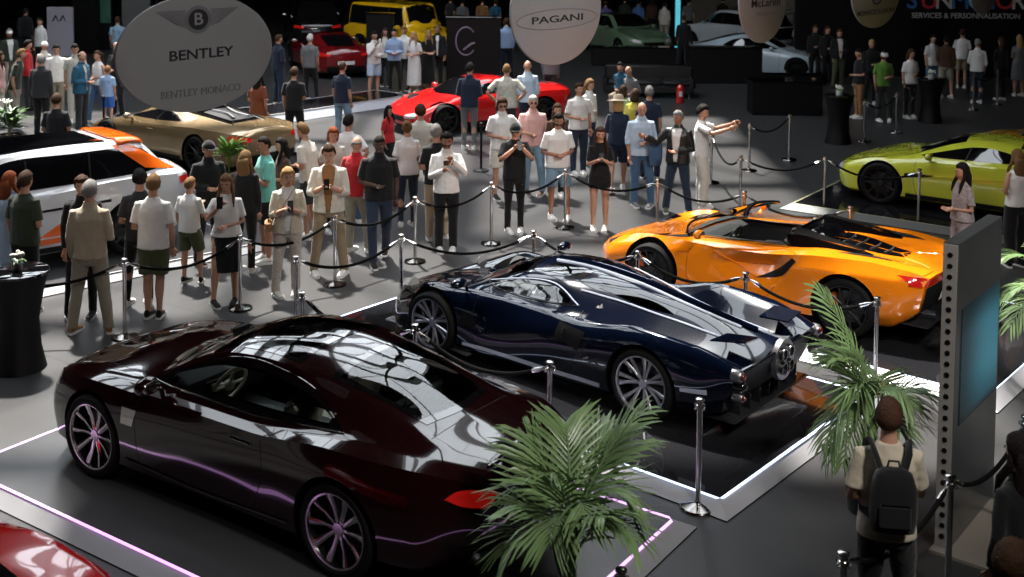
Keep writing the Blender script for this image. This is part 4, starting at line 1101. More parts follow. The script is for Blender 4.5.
def shoulder_bag(P, label, col, x=-1, z=.86, size=(.26, .12, .20), strap=True, y=-.02, name='shoulder_bag'):
    r = empty(name, P['M'].translation, P['root'].rotation_euler.z, label, 'bag')
    s = P['s']; m = cloth(C[col]); hx = x * .26
    MB().box((hx * s, y * s, z * s), tuple(q * s for q in size), bev=.03, M=Matrix.Rotation(R(90), 3, 'Z')).build('bag_body', m, r)
    if strap:
        T = P['T']; pts = []
        A = Vector((hx, y, z + size[2] * .45)); B = Vector((-x * .10, 0, 1.475))
        fr = [A, Vector((x * .17, -.15, 1.10)), Vector((x * .05, -.155, 1.28)), Vector((-x * .07, -.09, 1.45)), B]
        bk = [B, Vector((-x * .05, .12, 1.38)), Vector((x * .08, .155, 1.2)), A]
        MB().tube([T(q) for q in fr + bk[1:]], [(.014, .004)] * 8, 6).build('strap', m, r)
    return r
def backpack(P, label, col, sc=1.0):
    r = empty('backpack', P['M'].translation, P['root'].rotation_euler.z, label, 'backpack'); m = cloth(C[col]); T = P['T']; s = P['s']
    o = MB(); c = Vector((0, .215, 1.20))
    rings = []
    for z, wx, wy in ((-.215, .10, .04), (-.20, .135, .065), (-.10, .15, .085), (.08, .145, .08), (.17, .115, .06), (.20, .07, .03)):
        rings.append([T(c + Vector((math.copysign(abs(math.cos(a)) ** .6, math.cos(a)) * wx * sc, math.copysign(abs(math.sin(a)) ** .6, math.sin(a)) * wy, z * sc))) for a in [2 * PI * k / 20 for k in range(20)]])
    o.loft(rings); body = o.build('bag_body', m, r)
    MB().box(T(c + Vector((0, .088, -.08))), (.20 * s * sc, .03 * s, .15 * s * sc), bev=.012).build('front_pocket', m, body)
    MB().tube([T(c + Vector((-.04, -.02, .19))), T(c + Vector((-.03, -.02, .24))), T(c + Vector((.03, -.02, .24))), T(c + Vector((.04, -.02, .19)))], .008, 6).build('grab_handle', m, r)
    for sx in (-1, 1):
        MB().tube([T(v) for v in ((sx * .07, .17, 1.36), (sx * .105, .13, 1.46), (sx * .12, .02, 1.505), (sx * .125, -.10, 1.44), (sx * .14, -.155, 1.30), (sx * .165, -.12, 1.12), (sx * .17, .05, 1.05), (sx * .12, .17, 1.06))], [(.028, .008)] * 8, 8).build('shoulder_strap', m, r)
    return r
# ------------------------------------------------------------------ the other cars of the show
def generic_car(name, label, loc, th, paint, L=4.7, W=.96, H=1.4, kind='coupe', r=.34, roofm=None, N=56, glass=GLOSSB, wheelm=None, base_extra=None, tail='lamps'):
    P = dict(coupe=dict(cowl=.80, rf=.0, rr=-.75, tt=-1.9, hood=.80, nose=.60, belt=.86, deck=.90, rw=.55, fc=.02),
             sport=dict(cowl=.95, rf=.25, rr=-.45, tt=-1.9, hood=.70, nose=.50, belt=.80, deck=.86, rw=.50, fc=.06),
             suv=dict(cowl=.95, rf=.25, rr=-1.75, tt=-2.30, hood=1.02, nose=.85, belt=1.05, deck=1.08, rw=.64, fc=0),
             saloon=dict(cowl=.90, rf=.15, rr=-.95, tt=-1.85, hood=.92, nose=.72, belt=.95, deck=1.02, rw=.58, fc=0),
             box=dict(cowl=.80, rf=.55, rr=-2.1, tt=-2.25, hood=1.12, nose=1.0, belt=1.15, deck=1.15, rw=.74, fc=0))[kind]
    xf, xr = L / 2 * .97, -L / 2 * 1.03
    ax = L * .295; w = W; cow, rf, rr, tt = P['cowl'], P['rf'], P['rr'], P['tt']
    hz, nz, bz, dzk, rw, fc = P['hood'], P['nose'], P['belt'], P['deck'], P['rw'], P['fc']
    g = .2 if kind in ('suv', 'box') else .14
    c = Car(name, label, loc, th)
    mid = (g + bz) / 2
    square = .82 if kind == 'box' else .60
    lines = [
        [(xf - .12, 0, g), (xr + .1, 0, g + .04)],
        [(xf - .12, w * square, g), (xf - .4, w * .84, g), (0, w * .87, g), (xr + .5, w * .85, g + .02), (xr + .1, w * square, g + .06)],
        [(xf - .03, w * square, g + .08), (xf - .3, w * .90, g + .06), (ax, w * .975, g + .06), (0, w * .955, g + .05), (-ax, w * .99, g + .06), (xr + .4, w * .93, g + .1), (xr + .03, w * square, g + .14)],
        [(xf, w * square * .98, g + .3), (xf - .26, w * .90, g + .3), (ax, w * .99, g + .3), (0, w * .96, g + .28), (-ax, w, g + .3), (xr + .4, w * .95, g + .34), (xr, w * square, g + .36)],
        [(xf - .02, w * square * .94, nz - .06), (xf - .28, w * .88, nz + .0), (ax, w * .975, mid + .18), (0, w * .95, mid + .16), (-ax, w * .99, mid + .2), (xr + .4, w * .93, mid + .22), (xr, w * square, mid + .22)],
        [(xf - .10, w * square * .88, nz), (xf - .34, w * .80, nz + .08), (ax, w * .88, hz - .02 + fc), (cow, w * .90, bz - .04), (0, w * .92, bz - .03), (-ax, w * .93, bz + .05), (xr + .4, w * .86, dzk - .02), (xr + .03, w * square, dzk - .08)],
        [(xf - .15, w * square * .75, nz + .02), (ax, w * .74, hz), (cow, w * .83, bz + .02), (0, w * .86, bz + .04), (rr, w * .85, bz + .06), (tt, w * .72, dzk + .02), (xr + .06, w * square * .85, dzk - .03)],
        [(xf - .18, w * .35, nz + .04), (ax, w * .50, hz + .03), (cow + .06, w * .64, hz + .09), (cow - .04, w * .70, hz + .13), (rf, rw, H - .07), ((rf + rr) / 2, rw, H - .03), (rr, rw * .97, H - .08), (tt, rw * .92, dzk + .05), (xr + .08, w * .40, dzk)],
        [(xf - .19, w * .18, nz + .05), (ax, w * .26, hz + .04), (cow + .16, w * .32, hz + .10), (rf + .05, rw * .5, H - .015), ((rf + rr) / 2, rw * .5, H), (rr, rw * .5, H - .03), (tt, rw * .48, dzk + .06), (xr + .08, w * .2, dzk + .02)],
        [(xf - .2, 0, nz + .05), (ax, 0, hz + .05), (cow + .18, 0, hz + .11), (rf + .06, 0, H - .01), ((rf + rr) / 2, 0, H + .005), (rr, 0, H - .02), (tt, 0, dzk + .07), (xr + .08, 0, dzk + .02)]]
    c.body(lines, (2, 5, 6), paint, wells=[(ax, r, r + .05, w * .58), (-ax, r, r + .055, w * .58)], N=N, m=3)
    yb = w * .68
    c.patch('windshield', 'top', [(cow - .06, -w * .66), (cow + .12, 0), (cow - .06, w * .66)], [(rf + .04, -rw * .9), (rf + .08, 0), (rf + .04, rw * .9)], glass, ny=10, mirror=False)
    c.patch('rear_window', 'top', [(rr - .08, -rw * .85), (rr - .06, 0), (rr - .08, rw * .85)], [(tt + .08, -rw * .78), (tt + .02, 0), (tt + .08, rw * .78)], glass, ny=10, mirror=False)
    top = H - .10
    if kind in ('suv', 'box'):
        sl = [(cow - .12, bz + .06), (0, bz + .07), (rr, bz + .09), (tt + .25, bz + .12)]; su = [(cow - .12, bz + .08), (rf - .02, top - .02), ((rf + rr) / 2, top), (rr - .02, top - .04), (tt + .25, bz + .16)]
        if kind == 'box': sl = [(cow - .08, bz + .05), (tt + .16, bz + .06)]; su = [(rf + .08, top), (tt + .20, top)]
    else:
        sl = [(cow - .10, bz + .045), (0, bz + .06), (rr - .30, bz + .09)]; su = [(cow - .10, bz + .055), (rf - .02, top - .03), ((rf + rr) / 2, top), (rr, top - .06), (rr - .30, bz + .10)]
    c.patch('side_window', 'side', sl, su, glass, nx=26, ny=5, sm=kind != 'box')
    for q in ((.0,) if kind not in ('suv', 'box', 'saloon') else (0.0, -.9)):
        c.line('window_pillar', 'side', [(q - .05, bz + .05), (q - .09, top - .02)], .016, BLACK, off=.004, n=6)
        c.line('door_gap', 'side', [(q - .02, bz), (q, mid), (q, g + .12)], .004, BLACK, n=10, off=-.001)
    c.line('door_gap', 'side', [(cow - .05, bz - .04), (cow - .02, mid), (cow - .08, g + .12)], .004, BLACK, n=10, off=-.001)
    c.line('door_handle', 'side', [(q + .12 if q else .1, bz - .12), (q + .30 if q else -.08, bz - .12)], .013, paint, off=.012, n=6)
    c.patch('headlamp', 'front', [(w * .50, nz - .13), (w * .78, nz - .10)], [(w * .50, nz - .04), (w * .76, nz + .02)], LAMPW, off=.008, nx=8, ny=4)
    c.patch('grille', 'front', [(-w * .45, g + .16), (w * .45, g + .16)], [(-w * .42, nz - .10), (w * .42, nz - .10)], BLACK, mirror=False, off=.008, sm=False)
    if tail == 'lamps':
        c.patch('tail_lamp', 'rear', [(w * .50, dzk - .20), (w * .84, dzk - .19)], [(w * .50, dzk - .12), (w * .82, dzk - .08)], TAILRED, off=.012, nx=8, ny=4)
    c.patch('number_plate', 'rear', [(-.26, mid - .05), (.26, mid - .05)], [(-.26, mid + .06), (.26, mid + .06)], WHITE, mirror=False, off=.02, sm=False)
    c.patch('rear_bumper_panel', 'rear', [(-w * .6, g + .08), (w * .6, g + .08)], [(-w * .6, g + .26), (w * .6, g + .26)], BLACK, mirror=False, off=.012, sm=False)
    c.patch('sill_panel', 'side', [(ax - .45, g + .05), (-ax + .46, g + .05)], [(ax - .45, g + .12), (-ax + .46, g + .12)], BLACK, nx=20, ny=2, off=.008, sm=False)
    c.wheel(ax, w - .13, r, .24, r * .77, 9, 'multi', wheelm or DARKRIM, z=r)
    c.wheel(-ax, w - .13, r, .26, r * .77, 9, 'multi', wheelm or DARKRIM, z=r)
    door_mirror(c, cow - .28, w * .93, bz + .03, paint, .85)
    return c
def paint(name, col, rough=.15, metal=0): return mat(name, col, rough, coat=1.0, metal=metal)
WPAINT = paint('pearl_white_paint', (.62, .62, .64)); OACC = paint('bright_orange_accent', (.85, .13, .01))
_a = R(43); _dir = Vector((math.cos(_a), math.sin(_a), 0)); _pp = Vector((-_dir.y, _dir.x, 0))
A = G(255, 243, .1)
platform('display_platform', 'low dark platform with a pale edge under the white and orange wagon', A, A - _dir * 6.4, A + _pp * 3.2, .1, PT_GREY, PT_SIDE, mat('pale_edge', (.5, .5, .5), .5))
ctr = A - _dir * 3.15 + _pp * 1.62
suv = generic_car('sport_wagon', 'white high-sided car with bright orange spoiler and sill at the left edge', (ctr.x, ctr.y, .1), R(223), WPAINT, L=5.05, W=1.0, H=1.62, kind='suv', r=.38)
suv.patch('roof_panel', 'top', [(.22, -.54), (.25, 0), (.22, .54)], [(-1.30, -.56), (-1.30, 0), (-1.30, .56)], GLOSSB, ny=14, mirror=False, off=.006)
suv.patch('roof_spoiler', 'top', [(-1.45, -.64), (-1.42, 0), (-1.45, .64)], [(-1.84, -.60), (-1.90, 0), (-1.84, .60)], OACC, ny=8, mirror=False, off=.03, thick=.03)
suv.patch('pillar_stripe', 'side', [(-1.80, 1.20), (-2.34, 1.10)], [(-1.35, 1.56), (-1.62, 1.56)], OACC, nx=10, ny=8, off=.010, sm=False)
suv.patch('sill_stripe', 'side', [(.95, .36), (-.95, .36)], [(.95, .44), (-.95, .44)], OACC, nx=24, ny=2, off=.012, sm=False)
suv.patch('door_stripe', 'side', [(-.15, .46), (-.95, .46)], [(-.45, .62), (-.95, .66)], OACC, nx=12, ny=3, off=.008, sm=False)
suv.patch('belt_stripe', 'side', [(.4, .80), (-1.2, .82)], [(.4, .83), (-1.2, .86)], BLACK, nx=20, ny=2, off=.006, sm=False)

BZ = mat('bronze_metallic_paint', (.36, .25, .13), .25, metal=.6, coat=1)
br = G(112, 138, .36); _t = R(142); d_ = Vector((math.cos(_t), math.sin(_t), 0)); l_ = Vector((-d_.y, d_.x, 0))
p = br - d_ * 1.42 - l_ * .86
A = Vector((p.x, p.y, 0)) + l_ * 1.75 - d_ * 3.0
platform('display_platform', 'low dark platform with a thin pale edge under the bronze car', A, A + d_ * 6, A - l_ * 3.4, .05, PT_DARK, PT_SIDE, mat('pale_edge', (.5, .5, .5), .5), bev=.06)
bz = generic_car('bronze_roadster', 'bronze low open sports car with long nose behind the white wagon', (p.x, p.y, .05), _t, BZ, L=4.95, W=.98, H=1.14, kind='sport', r=.35)
bz.patch('cockpit_opening', 'top', [(.2, -.42), (.22, 0), (.2, .42)], [(-.7, -.42), (-.74, 0), (-.7, .42)], LEATHER_D, ny=8, mirror=False, off=.012)
bz.patch('engine_bay', 'top', [(-.95, -.36), (-.95, 0), (-.95, .36)], [(-1.7, -.30), (-1.75, 0), (-1.7, .30)], BLACK, ny=8, mirror=False, off=.016)
bz.line('deck_rail', 'top', [(.0, .5), (-.9, .46), (-1.9, .40)], .018, CHROME, off=.01)
bz.line('engine_pipe', 'top', [(-1.0, .18), (-1.35, .1), (-1.65, .18)], .04, STEEL, off=.02)
bz.patch('fender_scoop', 'side', [(.55, .30), (-.75, .42)], [(.55, .34), (-.80, .68)], BZ, nx=14, ny=5, off=.014)

RD = paint('racing_red_paint', (.62, .012, .012))
q = G(433, 120, .34); q2 = G(540, 111, .34); _t = math.atan2(q.y - q2.y, q.x - q2.x)
l_ = Vector((-math.sin(_t), math.cos(_t), 0)); p = (q + q2) / 2 - l_ * .85
generic_car('red_sports_car', 'bright red low sports car in the middle distance beyond the visitors', (p.x + .15, p.y, 0), _t, RD, L=4.4, W=.98, H=1.18, kind='sport', r=.34)

LM = mat('lime_green_paint', (.58, .62, .05), .18, coat=1)
q = G(881, 183, .45); _t = R(144); d_ = Vector((math.cos(_t), math.sin(_t), 0)); l_ = Vector((-d_.y, d_.x, 0))
p = q - d_ * 1.36 - l_ * .86
lime = generic_car('lime_coupe', 'lime green two-door coupe with dark wheels at the right edge', (p.x, p.y, .1), _t, LM, L=4.6, W=.98, H=1.23, kind='coupe', r=.355)
lime.patch('fender_vent', 'side', [(.93, .52), (.45, .60)], [(.93, .60), (.45, .63)], BLACK, nx=8, ny=3, off=.008, sm=False)
lime.line('body_crease', 'side', [(.93, .62), (0, .62), (-.8, .70)], .008, LM, off=.002)
lime.patch('headlamp', 'top', [(1.92, .60), (1.55, .74)], [(1.90, .72), (1.55, .80)], GLOSSB, off=.006, nx=8, ny=3)
p2 = p - l_ * 3.2 - d_ * .9
generic_car('amber_coupe', 'amber yellow coupe behind the lime green car, only its roof and front fender showing', (p2.x, p2.y, .0), _t, paint('amber_paint', (.72, .34, .02)), L=4.6, W=.98, H=1.27, kind='coupe', r=.35)

tl_ = Vector((-3.05, 7.82, 0)); _t = R(238); p = tl_ + Vector((math.cos(_t), math.sin(_t), 0)) * 2.35
generic_car('scarlet_coupe', 'scarlet red car, only its rear haunch in the bottom left corner', (p.x, p.y, 0), _t, paint('scarlet_paint', (.55, .008, .008)), L=4.6, W=.97, H=1.28, kind='coupe', r=.35)

YL = paint('taxi_yellow_paint', (.72, .42, .01))
y_ = generic_car('yellow_off_roader', 'boxy yellow off-roader far behind the group in white and blue', (-3.6, 41.6, 0), R(-41), YL, L=4.7, W=.98, H=1.95, kind='box', r=.41)
MB().lathe([(.001, 0), (.26, 0), (.36, .02), (.38, .2), (.001, .2)], 28, axis='x', c=(-2.66, .1, 1.05)).build('spare_wheel_cover', YL, y_.root)
generic_car('dark_red_coupe', 'dark red car with its tail to the camera behind the grey t-shirt person', (-5.9, 38.6, 0), R(112), paint('wine_red_paint', (.16, .006, .008)), L=4.5, W=.97, H=1.25, kind='coupe', r=.34)
generic_car('black_off_roader', 'large black car with red tail lamps at the top, right of the winged sign', (-7.6, 45.8, 0), R(104), paint('jet_black_paint', (.006, .006, .006)), L=4.9, W=1.0, H=1.8, kind='suv', r=.38)
generic_car('green_saloon', 'sage green saloon car beyond the black sofa, front to the camera', (4.1, 44.3, 0), R(-68), paint('sage_green_paint', (.13, .20, .12)), L=4.9, W=.96, H=1.45, kind='saloon', r=.34)
wh_ = generic_car('white_hatchback', 'white high-roofed car with its tailgate lifted, right of the green saloon', (8.3, 44.6, 0), R(128), paint('plain_white_paint', (.48, .50, .52)), L=4.6, W=.96, H=1.62, kind='suv', r=.36)
MB().loft([[Vector((x, y, z)) for y in (-.62, 0, .62)] for x, z in ((-1.7, 1.60), (-2.2, 1.72), (-2.55, 1.66), (-2.5, 1.60), (-2.2, 1.66), (-1.7, 1.55))], closed=False, cap=False).build('lifted_tailgate', MATS['plain_white_paint'], wh_.root)
wh_.patch('boot_opening', 'rear', [(-.60, .70), (.60, .70)], [(-.60, 1.45), (.60, 1.45)], BLACK, mirror=False, off=.03, sm=False)
generic_car('pale_blue_car', 'pale ice-blue car front beneath the two-name disc, above the black counter', (8.0, 38.6, 0), R(-22), paint('ice_blue_paint', (.42, .50, .55)), L=4.4, W=.94, H=1.30, kind='coupe', r=.33)
A = G(408, 95, .22); B = G(205, 124, .22); _d = (A - B).normalized(); _n = Vector((-_d.y, _d.x, 0))
platform('display_platform', 'long low stage with a bright pale front edge right of the winged sign', A, B - _d * 4, A + _n * 1.3, .22, PT_DARK, mat('white_stage_edge', (.38, .40, .44), .4), mat('white_edge', (.6, .6, .6), .5), bev=.22)
# ------------------------------------------------------------------ rope posts and ropes
POSTS = {}
def post(key, px, py, where, black=False, hh=.97):
    p = G(px, py, 0); cm = BLACK if black else CHROME
    r = empty('rope_post', p, 0, ('black' if black else 'chrome') + ' rope post ' + where, 'rope post', 'rope posts')
    MB().lathe([(.001, 0), (.155, 0), (.16, .012), (.15, .026), (.09, .040), (.035, .052), (.03, .06), (.001, .06)], 32).build('base', BLACK if black else mat('dark_chrome', (.22, .21, .20), .14, metal=1), r)
    MB().lathe([(.001, .04), (.024, .04), (.024, .88), (.001, .88)], 16).build('pole', cm, r)
    MB().lathe([(.001, .86), (.026, .86), (.036, .87), (.036, .905), (.028, .912), (.026, .935), (.038, .945), (.038, .962), (.02, hh), (.001, hh)], 20).build('finial', cm, r)
    rg = MB(); rg.lathe([(.030, .882), (.038, .882), (.038, .892), (.030, .892)], 16)
    for k in range(4):
        a = k * PI / 2 + .6; c = Vector((math.cos(a) * .045, math.sin(a) * .045, .888)); u = Vector((math.cos(a), math.sin(a), 0))
        rg.tube([c + u * .016 * math.cos(t) + Vector((0, 0, .016 * math.sin(t))) for t in [2 * PI * q / 10 for q in range(11)]], .005, 5)
    rg.build('rope_ring', cm, r)
    POSTS[key] = p; return r
for a in (('a', 125, 338, 'left of the one wearing olive shorts, first in the row'), ('b', 240, 309, 'in front of the white lace top'),
          ('c', 296, 335, 'behind the black-cherry roof, in front of the patterned trousers'), ('c2', 302, 379, 'hidden to its top behind the black-cherry roof'),
          ('d', 335, 285, 'in front of the open beige shirt and khaki trousers'), ('e', 415, 262, 'left of the white long-sleeved shirt'), ('f', 401, 308, 'at the nose of the blue hypercar'),
          ('g', 491, 244, 'between the white long-sleeved shirt and the black cap'), ('h', 565, 228, 'in front of the denim shorts'), ('i', 533, 303, 'behind the blue hypercar roof'),
          ('j', 657, 240, 'between the light blue shirt and the leather jacket, at the orange nose'), ('k', 740, 211, 'right of the leather jacket, by the orange windshield'), ('l', 743, 255, 'behind the orange windshield'),
          ('m', 711, 183, 'right behind the cream trousers'), ('n', 749, 171, 'right of the outstretched phone, far row'), ('o', 789, 160, 'alone on the dark floor left of the flower table'),
          ('p', 824, 211, 'at the left corner of the lime green car platform'), ('q', 849, 273, 'behind the orange rear deck'), ('r', 918, 227, 'in front of the lime green door'),
          ('s', 864, 142, 'right of the left flower table'), ('t', 896, 133, 'below the green t-shirt in the right background'), ('u', 973, 110, 'beneath the crossbody strap in the right background'),
          ('v', 997, 105, 'rightmost of the dim background'), ('w', 637, 328, 'before the front wheel of the orange roadster'), ('x', 744, 354, 'before the orange door, behind the blue rear fender'),
          ('y', 875, 384, 'at the rear wheel of the orange roadster, above the palm'), ('z', 549, 463, 'before the flank of the blue hypercar'), ('A', 415, 418, 'behind the black-cherry rear window'),
          ('B', 698, 508, 'standing free by the dark platform corner, its whole base showing'), ('C', 840, 695, 'at the bottom edge left of the backpack'), ('D', 947, 601, 'right beside the backpack'),
          ('E', 1022, 529, 'cut by the right edge beyond the tall steel panel'), ('F', 619, 716, 'at the bottom edge under the palm')):
    post(*a)
post('K', 481, 171, 'between the wavy-haired white polo and the red car', True)
post('L', 104, 139, 'beside the child in the red cap', True)
for a in (('M', -14, 352, 'outside the left edge'),): POSTS['M'] = G(-40, 345, 0)
ROPEM = mat('black_rope', (.004, .004, .004), .9, spec=.1, bump=.5, nscale=60)
def rope(a, b, where, sag=.24, m=None):
    A, B = POSTS[a] + Vector((0, 0, .888)), POSTS[b] + Vector((0, 0, .888))
    d = (B - A); L = d.length; u = d / L; A += u * .06; B -= u * .06
    r = empty('barrier_rope', (A + B) / 2, 0, 'black rope ' + where, 'rope', 'barrier ropes')
    o = (A + B) / 2; s_ = sag * min(1.2, L / 2); n = 16
    pts = [A.lerp(B, t) - Vector((0, 0, s_ * 4 * t * (1 - t))) - o for t in [i / n for i in range(n + 1)]]
    MB().tube(pts[1:-1], .019, 8).build('rope_cord', ROPEM, r)
    for q, w_ in ((pts[0], pts[2]), (pts[-1], pts[-3])):
        MB().tube([q, q.lerp(w_, .35), q.lerp(w_, .7)], [.007, .022, .023], 8).build('rope_hook', CHROME, r)
for a in (('M', 'a', 'from the left edge to the first post behind the cocktail table'), ('a', 'b', 'between the olive shorts and the white lace top'), ('b', 'd', 'across the patterned trousers up to the beige shirt'),
          ('d', 'e', 'before the black polo shirt'), ('c', 'f', 'from behind the black-cherry roof to the blue nose'), ('c2', 'A', 'low behind the black-cherry roof'), ('e', 'g', 'before the white long-sleeved shirt'),
          ('g', 'h', 'before the black cap and the denim shorts'), ('f', 'i', 'along the far side of the blue hypercar'), ('h', 'j', 'before the black romper and the blue jeans'), ('i', 'w', 'from the blue roof to the orange front wheel'),
          ('j', 'l', 'before the leather jacket to the orange windshield'), ('m', 'k', 'right of the cream trousers'), ('n', 'o', 'on the dark floor toward the flower table', .24), ('k', 'p', 'toward the lime platform corner'), ('p', 'r', 'before the lime green front wheel'),
          ('l', 'q', 'behind the orange roadster cockpit'), ('w', 'x', 'across the orange door'), ('x', 'y', 'across the orange rear fender'), ('A', 'z', 'behind the black-cherry rear window'), ('z', 'B', 'along the near side of the blue hypercar'), ('D', 'E', 'from the backpack to the right edge'),
          ('s', 't', 'between the two posts under the green t-shirt'), ('u', 'v', 'in the dim right background'), ('C', 'D', 'hidden before the backpack wearer')):
    if a[0] == 'z': continue
    rope(*a)
# ------------------------------------------------------------------ palms and pot plants
LEAF = mat('palm_leaf', (.18, .285, .115), .33, noise_amt=.35, nscale=5, spec=.4)
LEAF2 = mat('bright_leaf', (.15, .28, .035), .5, noise_amt=.35, nscale=5)
LEAF3 = mat('deep_leaf', (.05, .12, .02), .45, noise_amt=.35, nscale=5)
POTM = mat('black_planter', (.01, .01, .01), .4); SOIL = mat('potting_soil', (.03, .02, .012), .95, bump=.6)
FLW = mat('white_petal', (.75, .74, .66), .6)
def pot(root, r, h):
    MB().lathe([(.001, 0), (r * .8, 0), (r, h), (r * .93, h), (r * .9, h * .9), (.001, h * .9)], 28).build('planter', POTM, root)
    MB().lathe([(.001, h * .86), (r * .9, h * .86), (r * .88, h * .92), (.001, h * .93)], 24).build('soil', SOIL, root)
def frond(root, base, az, L, rise, droop, mt, leafL=.30, n=15, w=.0125):
    d = Vector((math.cos(az), math.sin(az), 0)); up = Vector((0, 0, 1)); m = MB()
    def P(t): return base + d * (L * (t ** 1.15) * .8) + up * (rise * t - droop * t ** 2.6)
    pts = [P(i / 12) for i in range(13)]
    m.tube(pts, [.009 * (1 - .75 * i / 12) + .0015 for i in range(13)], 5)
    side = Vector((-d.y, d.x, 0))
    for i in range(n):
        t = .24 + .76 * i / n; p = P(t); tan = (P(min(1, t + .02)) - P(t - .02)).normalized(); nrm = side.cross(tan).normalized()
        ll = leafL * (math.sin(PI * min(1, .22 + .72 * (i / n))) ** .7) * random.uniform(.85, 1.12)
        for s in (-1, 1):
            q = (side * s * (.86 - .35 * t) + tan * (.55 + .5 * t) + nrm * random.uniform(.0, .22)).normalized()
            a = p; b = p + q * ll * .4 + up * .01; c = p + q * ll * .75 - up * ll * .05; e = p + q * ll - up * ll * random.uniform(.08, .26)
            wv = q.cross(nrm).normalized()
            m.add([a - wv * w * .3, a + wv * w * .3, b - wv * w, b + nrm * w * .25, b + wv * w, c - wv * w * .8, c + nrm * w * .2, c + wv * w * .8, e], [(0, 1, 4, 3), (0, 3, 2), (2, 3, 6, 5), (3, 4, 7, 6), (5, 6, 8), (6, 7, 8)])
    return m.build('frond', mt, root, fixn=False, angle=180)
def palm(loc, label, h=.5, nf=13, L=.95, seed=1, mt=LEAF, az0=0, leafL=.32, extra=(), rise=(.5, 1.3)):
    random.seed(seed)
    r = empty('potted_palm', loc, 0, label, 'palm', 'potted palms'); pot(r, .22, .38)
    MB().tube([(0, 0, .3), (.01, 0, h * .7), (0, 0, h)], [.05, .04, .02], 8).build('stem', LEAF3, r)
    for k in range(nf):
        frond(r, Vector((random.uniform(-.03, .03), random.uniform(-.03, .03), h * random.uniform(.65, 1))), az0 + k * 2.4 + random.uniform(-.2, .2), L * random.uniform(.75, 1.1), random.uniform(*rise), random.uniform(.25, .65), mt, leafL)
    for az, ln, ri, dr in extra: frond(r, Vector((0, 0, h)), az, ln, ri, dr, mt, leafL)
    return r
palm((.42, 7.9, 0), 'feathery green potted palm in the foreground before the black-cherry tail', 0.94, 17, .60, 5, leafL=.44, rise=(.45, 1.15))
palm((3.1, 10.05, 0), 'feathery green potted palm behind the backpack wearer, one frond reaching up left', 1.0, 15, .52, 9, leafL=.40, extra=((2.6, .62, 1.05, .2), (3.5, .62, .1, .5), (3.9, .55, -.05, .45), (3.2, .5, -.1, .5)), rise=(.35, .95))
palm((5.75, 12.6, 0), 'feathery green potted palm cut by the right edge beside the tall steel panel', 1.15, 14, .85, 12, leafL=.34, rise=(.2, .9))
def leafy(loc, label, h0, n, L, mt, seed, flowers=0, potr=.2, potz=.35, cat='plant', up=1.2):
    random.seed(seed); r = empty('pot_plant', loc, 0, label, cat); pot(r, potr, potz)
    m = MB()
    for k in range(n):
        az = random.uniform(0, 2 * PI); l = L * random.uniform(.6, 1.1); d = Vector((math.cos(az), math.sin(az), 0)); z = h0 + random.uniform(0, .5) * L; w = .045 * L / .5
        b = Vector((0, 0, z)) + d * .03; s = Vector((-d.y, d.x, 0)); el = random.uniform(.3, up)
        P = lambda t: b + d * l * t * math.cos(el * .8) + Vector((0, 0, l * (math.sin(el) * t - .35 * t * t)))
        m.tube([Vector((0, 0, potz * .8)), b, P(.3)], .006, 5)
        m.add([P(0), P(.3) - s * w, P(.3) + Vector((0, 0, -.01)), P(.3) + s * w, P(.65) - s * w * .9, P(.65) + Vector((0, 0, -.01)), P(.65) + s * w * .9, P(1)], [(0, 2, 1), (0, 3, 2), (1, 2, 5, 4), (2, 3, 6, 5), (4, 5, 7), (5, 6, 7)])
    m.build('foliage', mt, r, fixn=False, angle=180)
    for k in range(flowers):
        az = random.uniform(0, 6.28); c = Vector((math.cos(az) * L * random.uniform(.1, .6), math.sin(az) * L * random.uniform(.1, .6), h0 + L * random.uniform(.5, 1.15)))
        f = MB(); f.tube([(0, 0, potz * .8), c * .6 + Vector((0, 0, .2)), c], .005, 5)
        for q in range(5):
            a = q * 1.256; dd = Vector((math.cos(a), math.sin(a), .5)); ss = Vector((-math.sin(a), math.cos(a), 0))
            f.add([c, c + dd * .05 - ss * .025, c + dd * .05 + ss * .025, c + dd * .11], [(0, 2, 1), (1, 2, 3)])
        f.build('flower', FLW, r, fixn=False)
    return r
leafy(G(10, 156), 'leafy plant with large white flowers at the left edge', .55, 60, .55, LEAF3, 4, 9, .25, .45)
leafy(G(229, 198), 'tall light green plant behind the white wagon tail', .70, 70, .40, LEAF2, 6, 0, .18, .45, up=1.5)
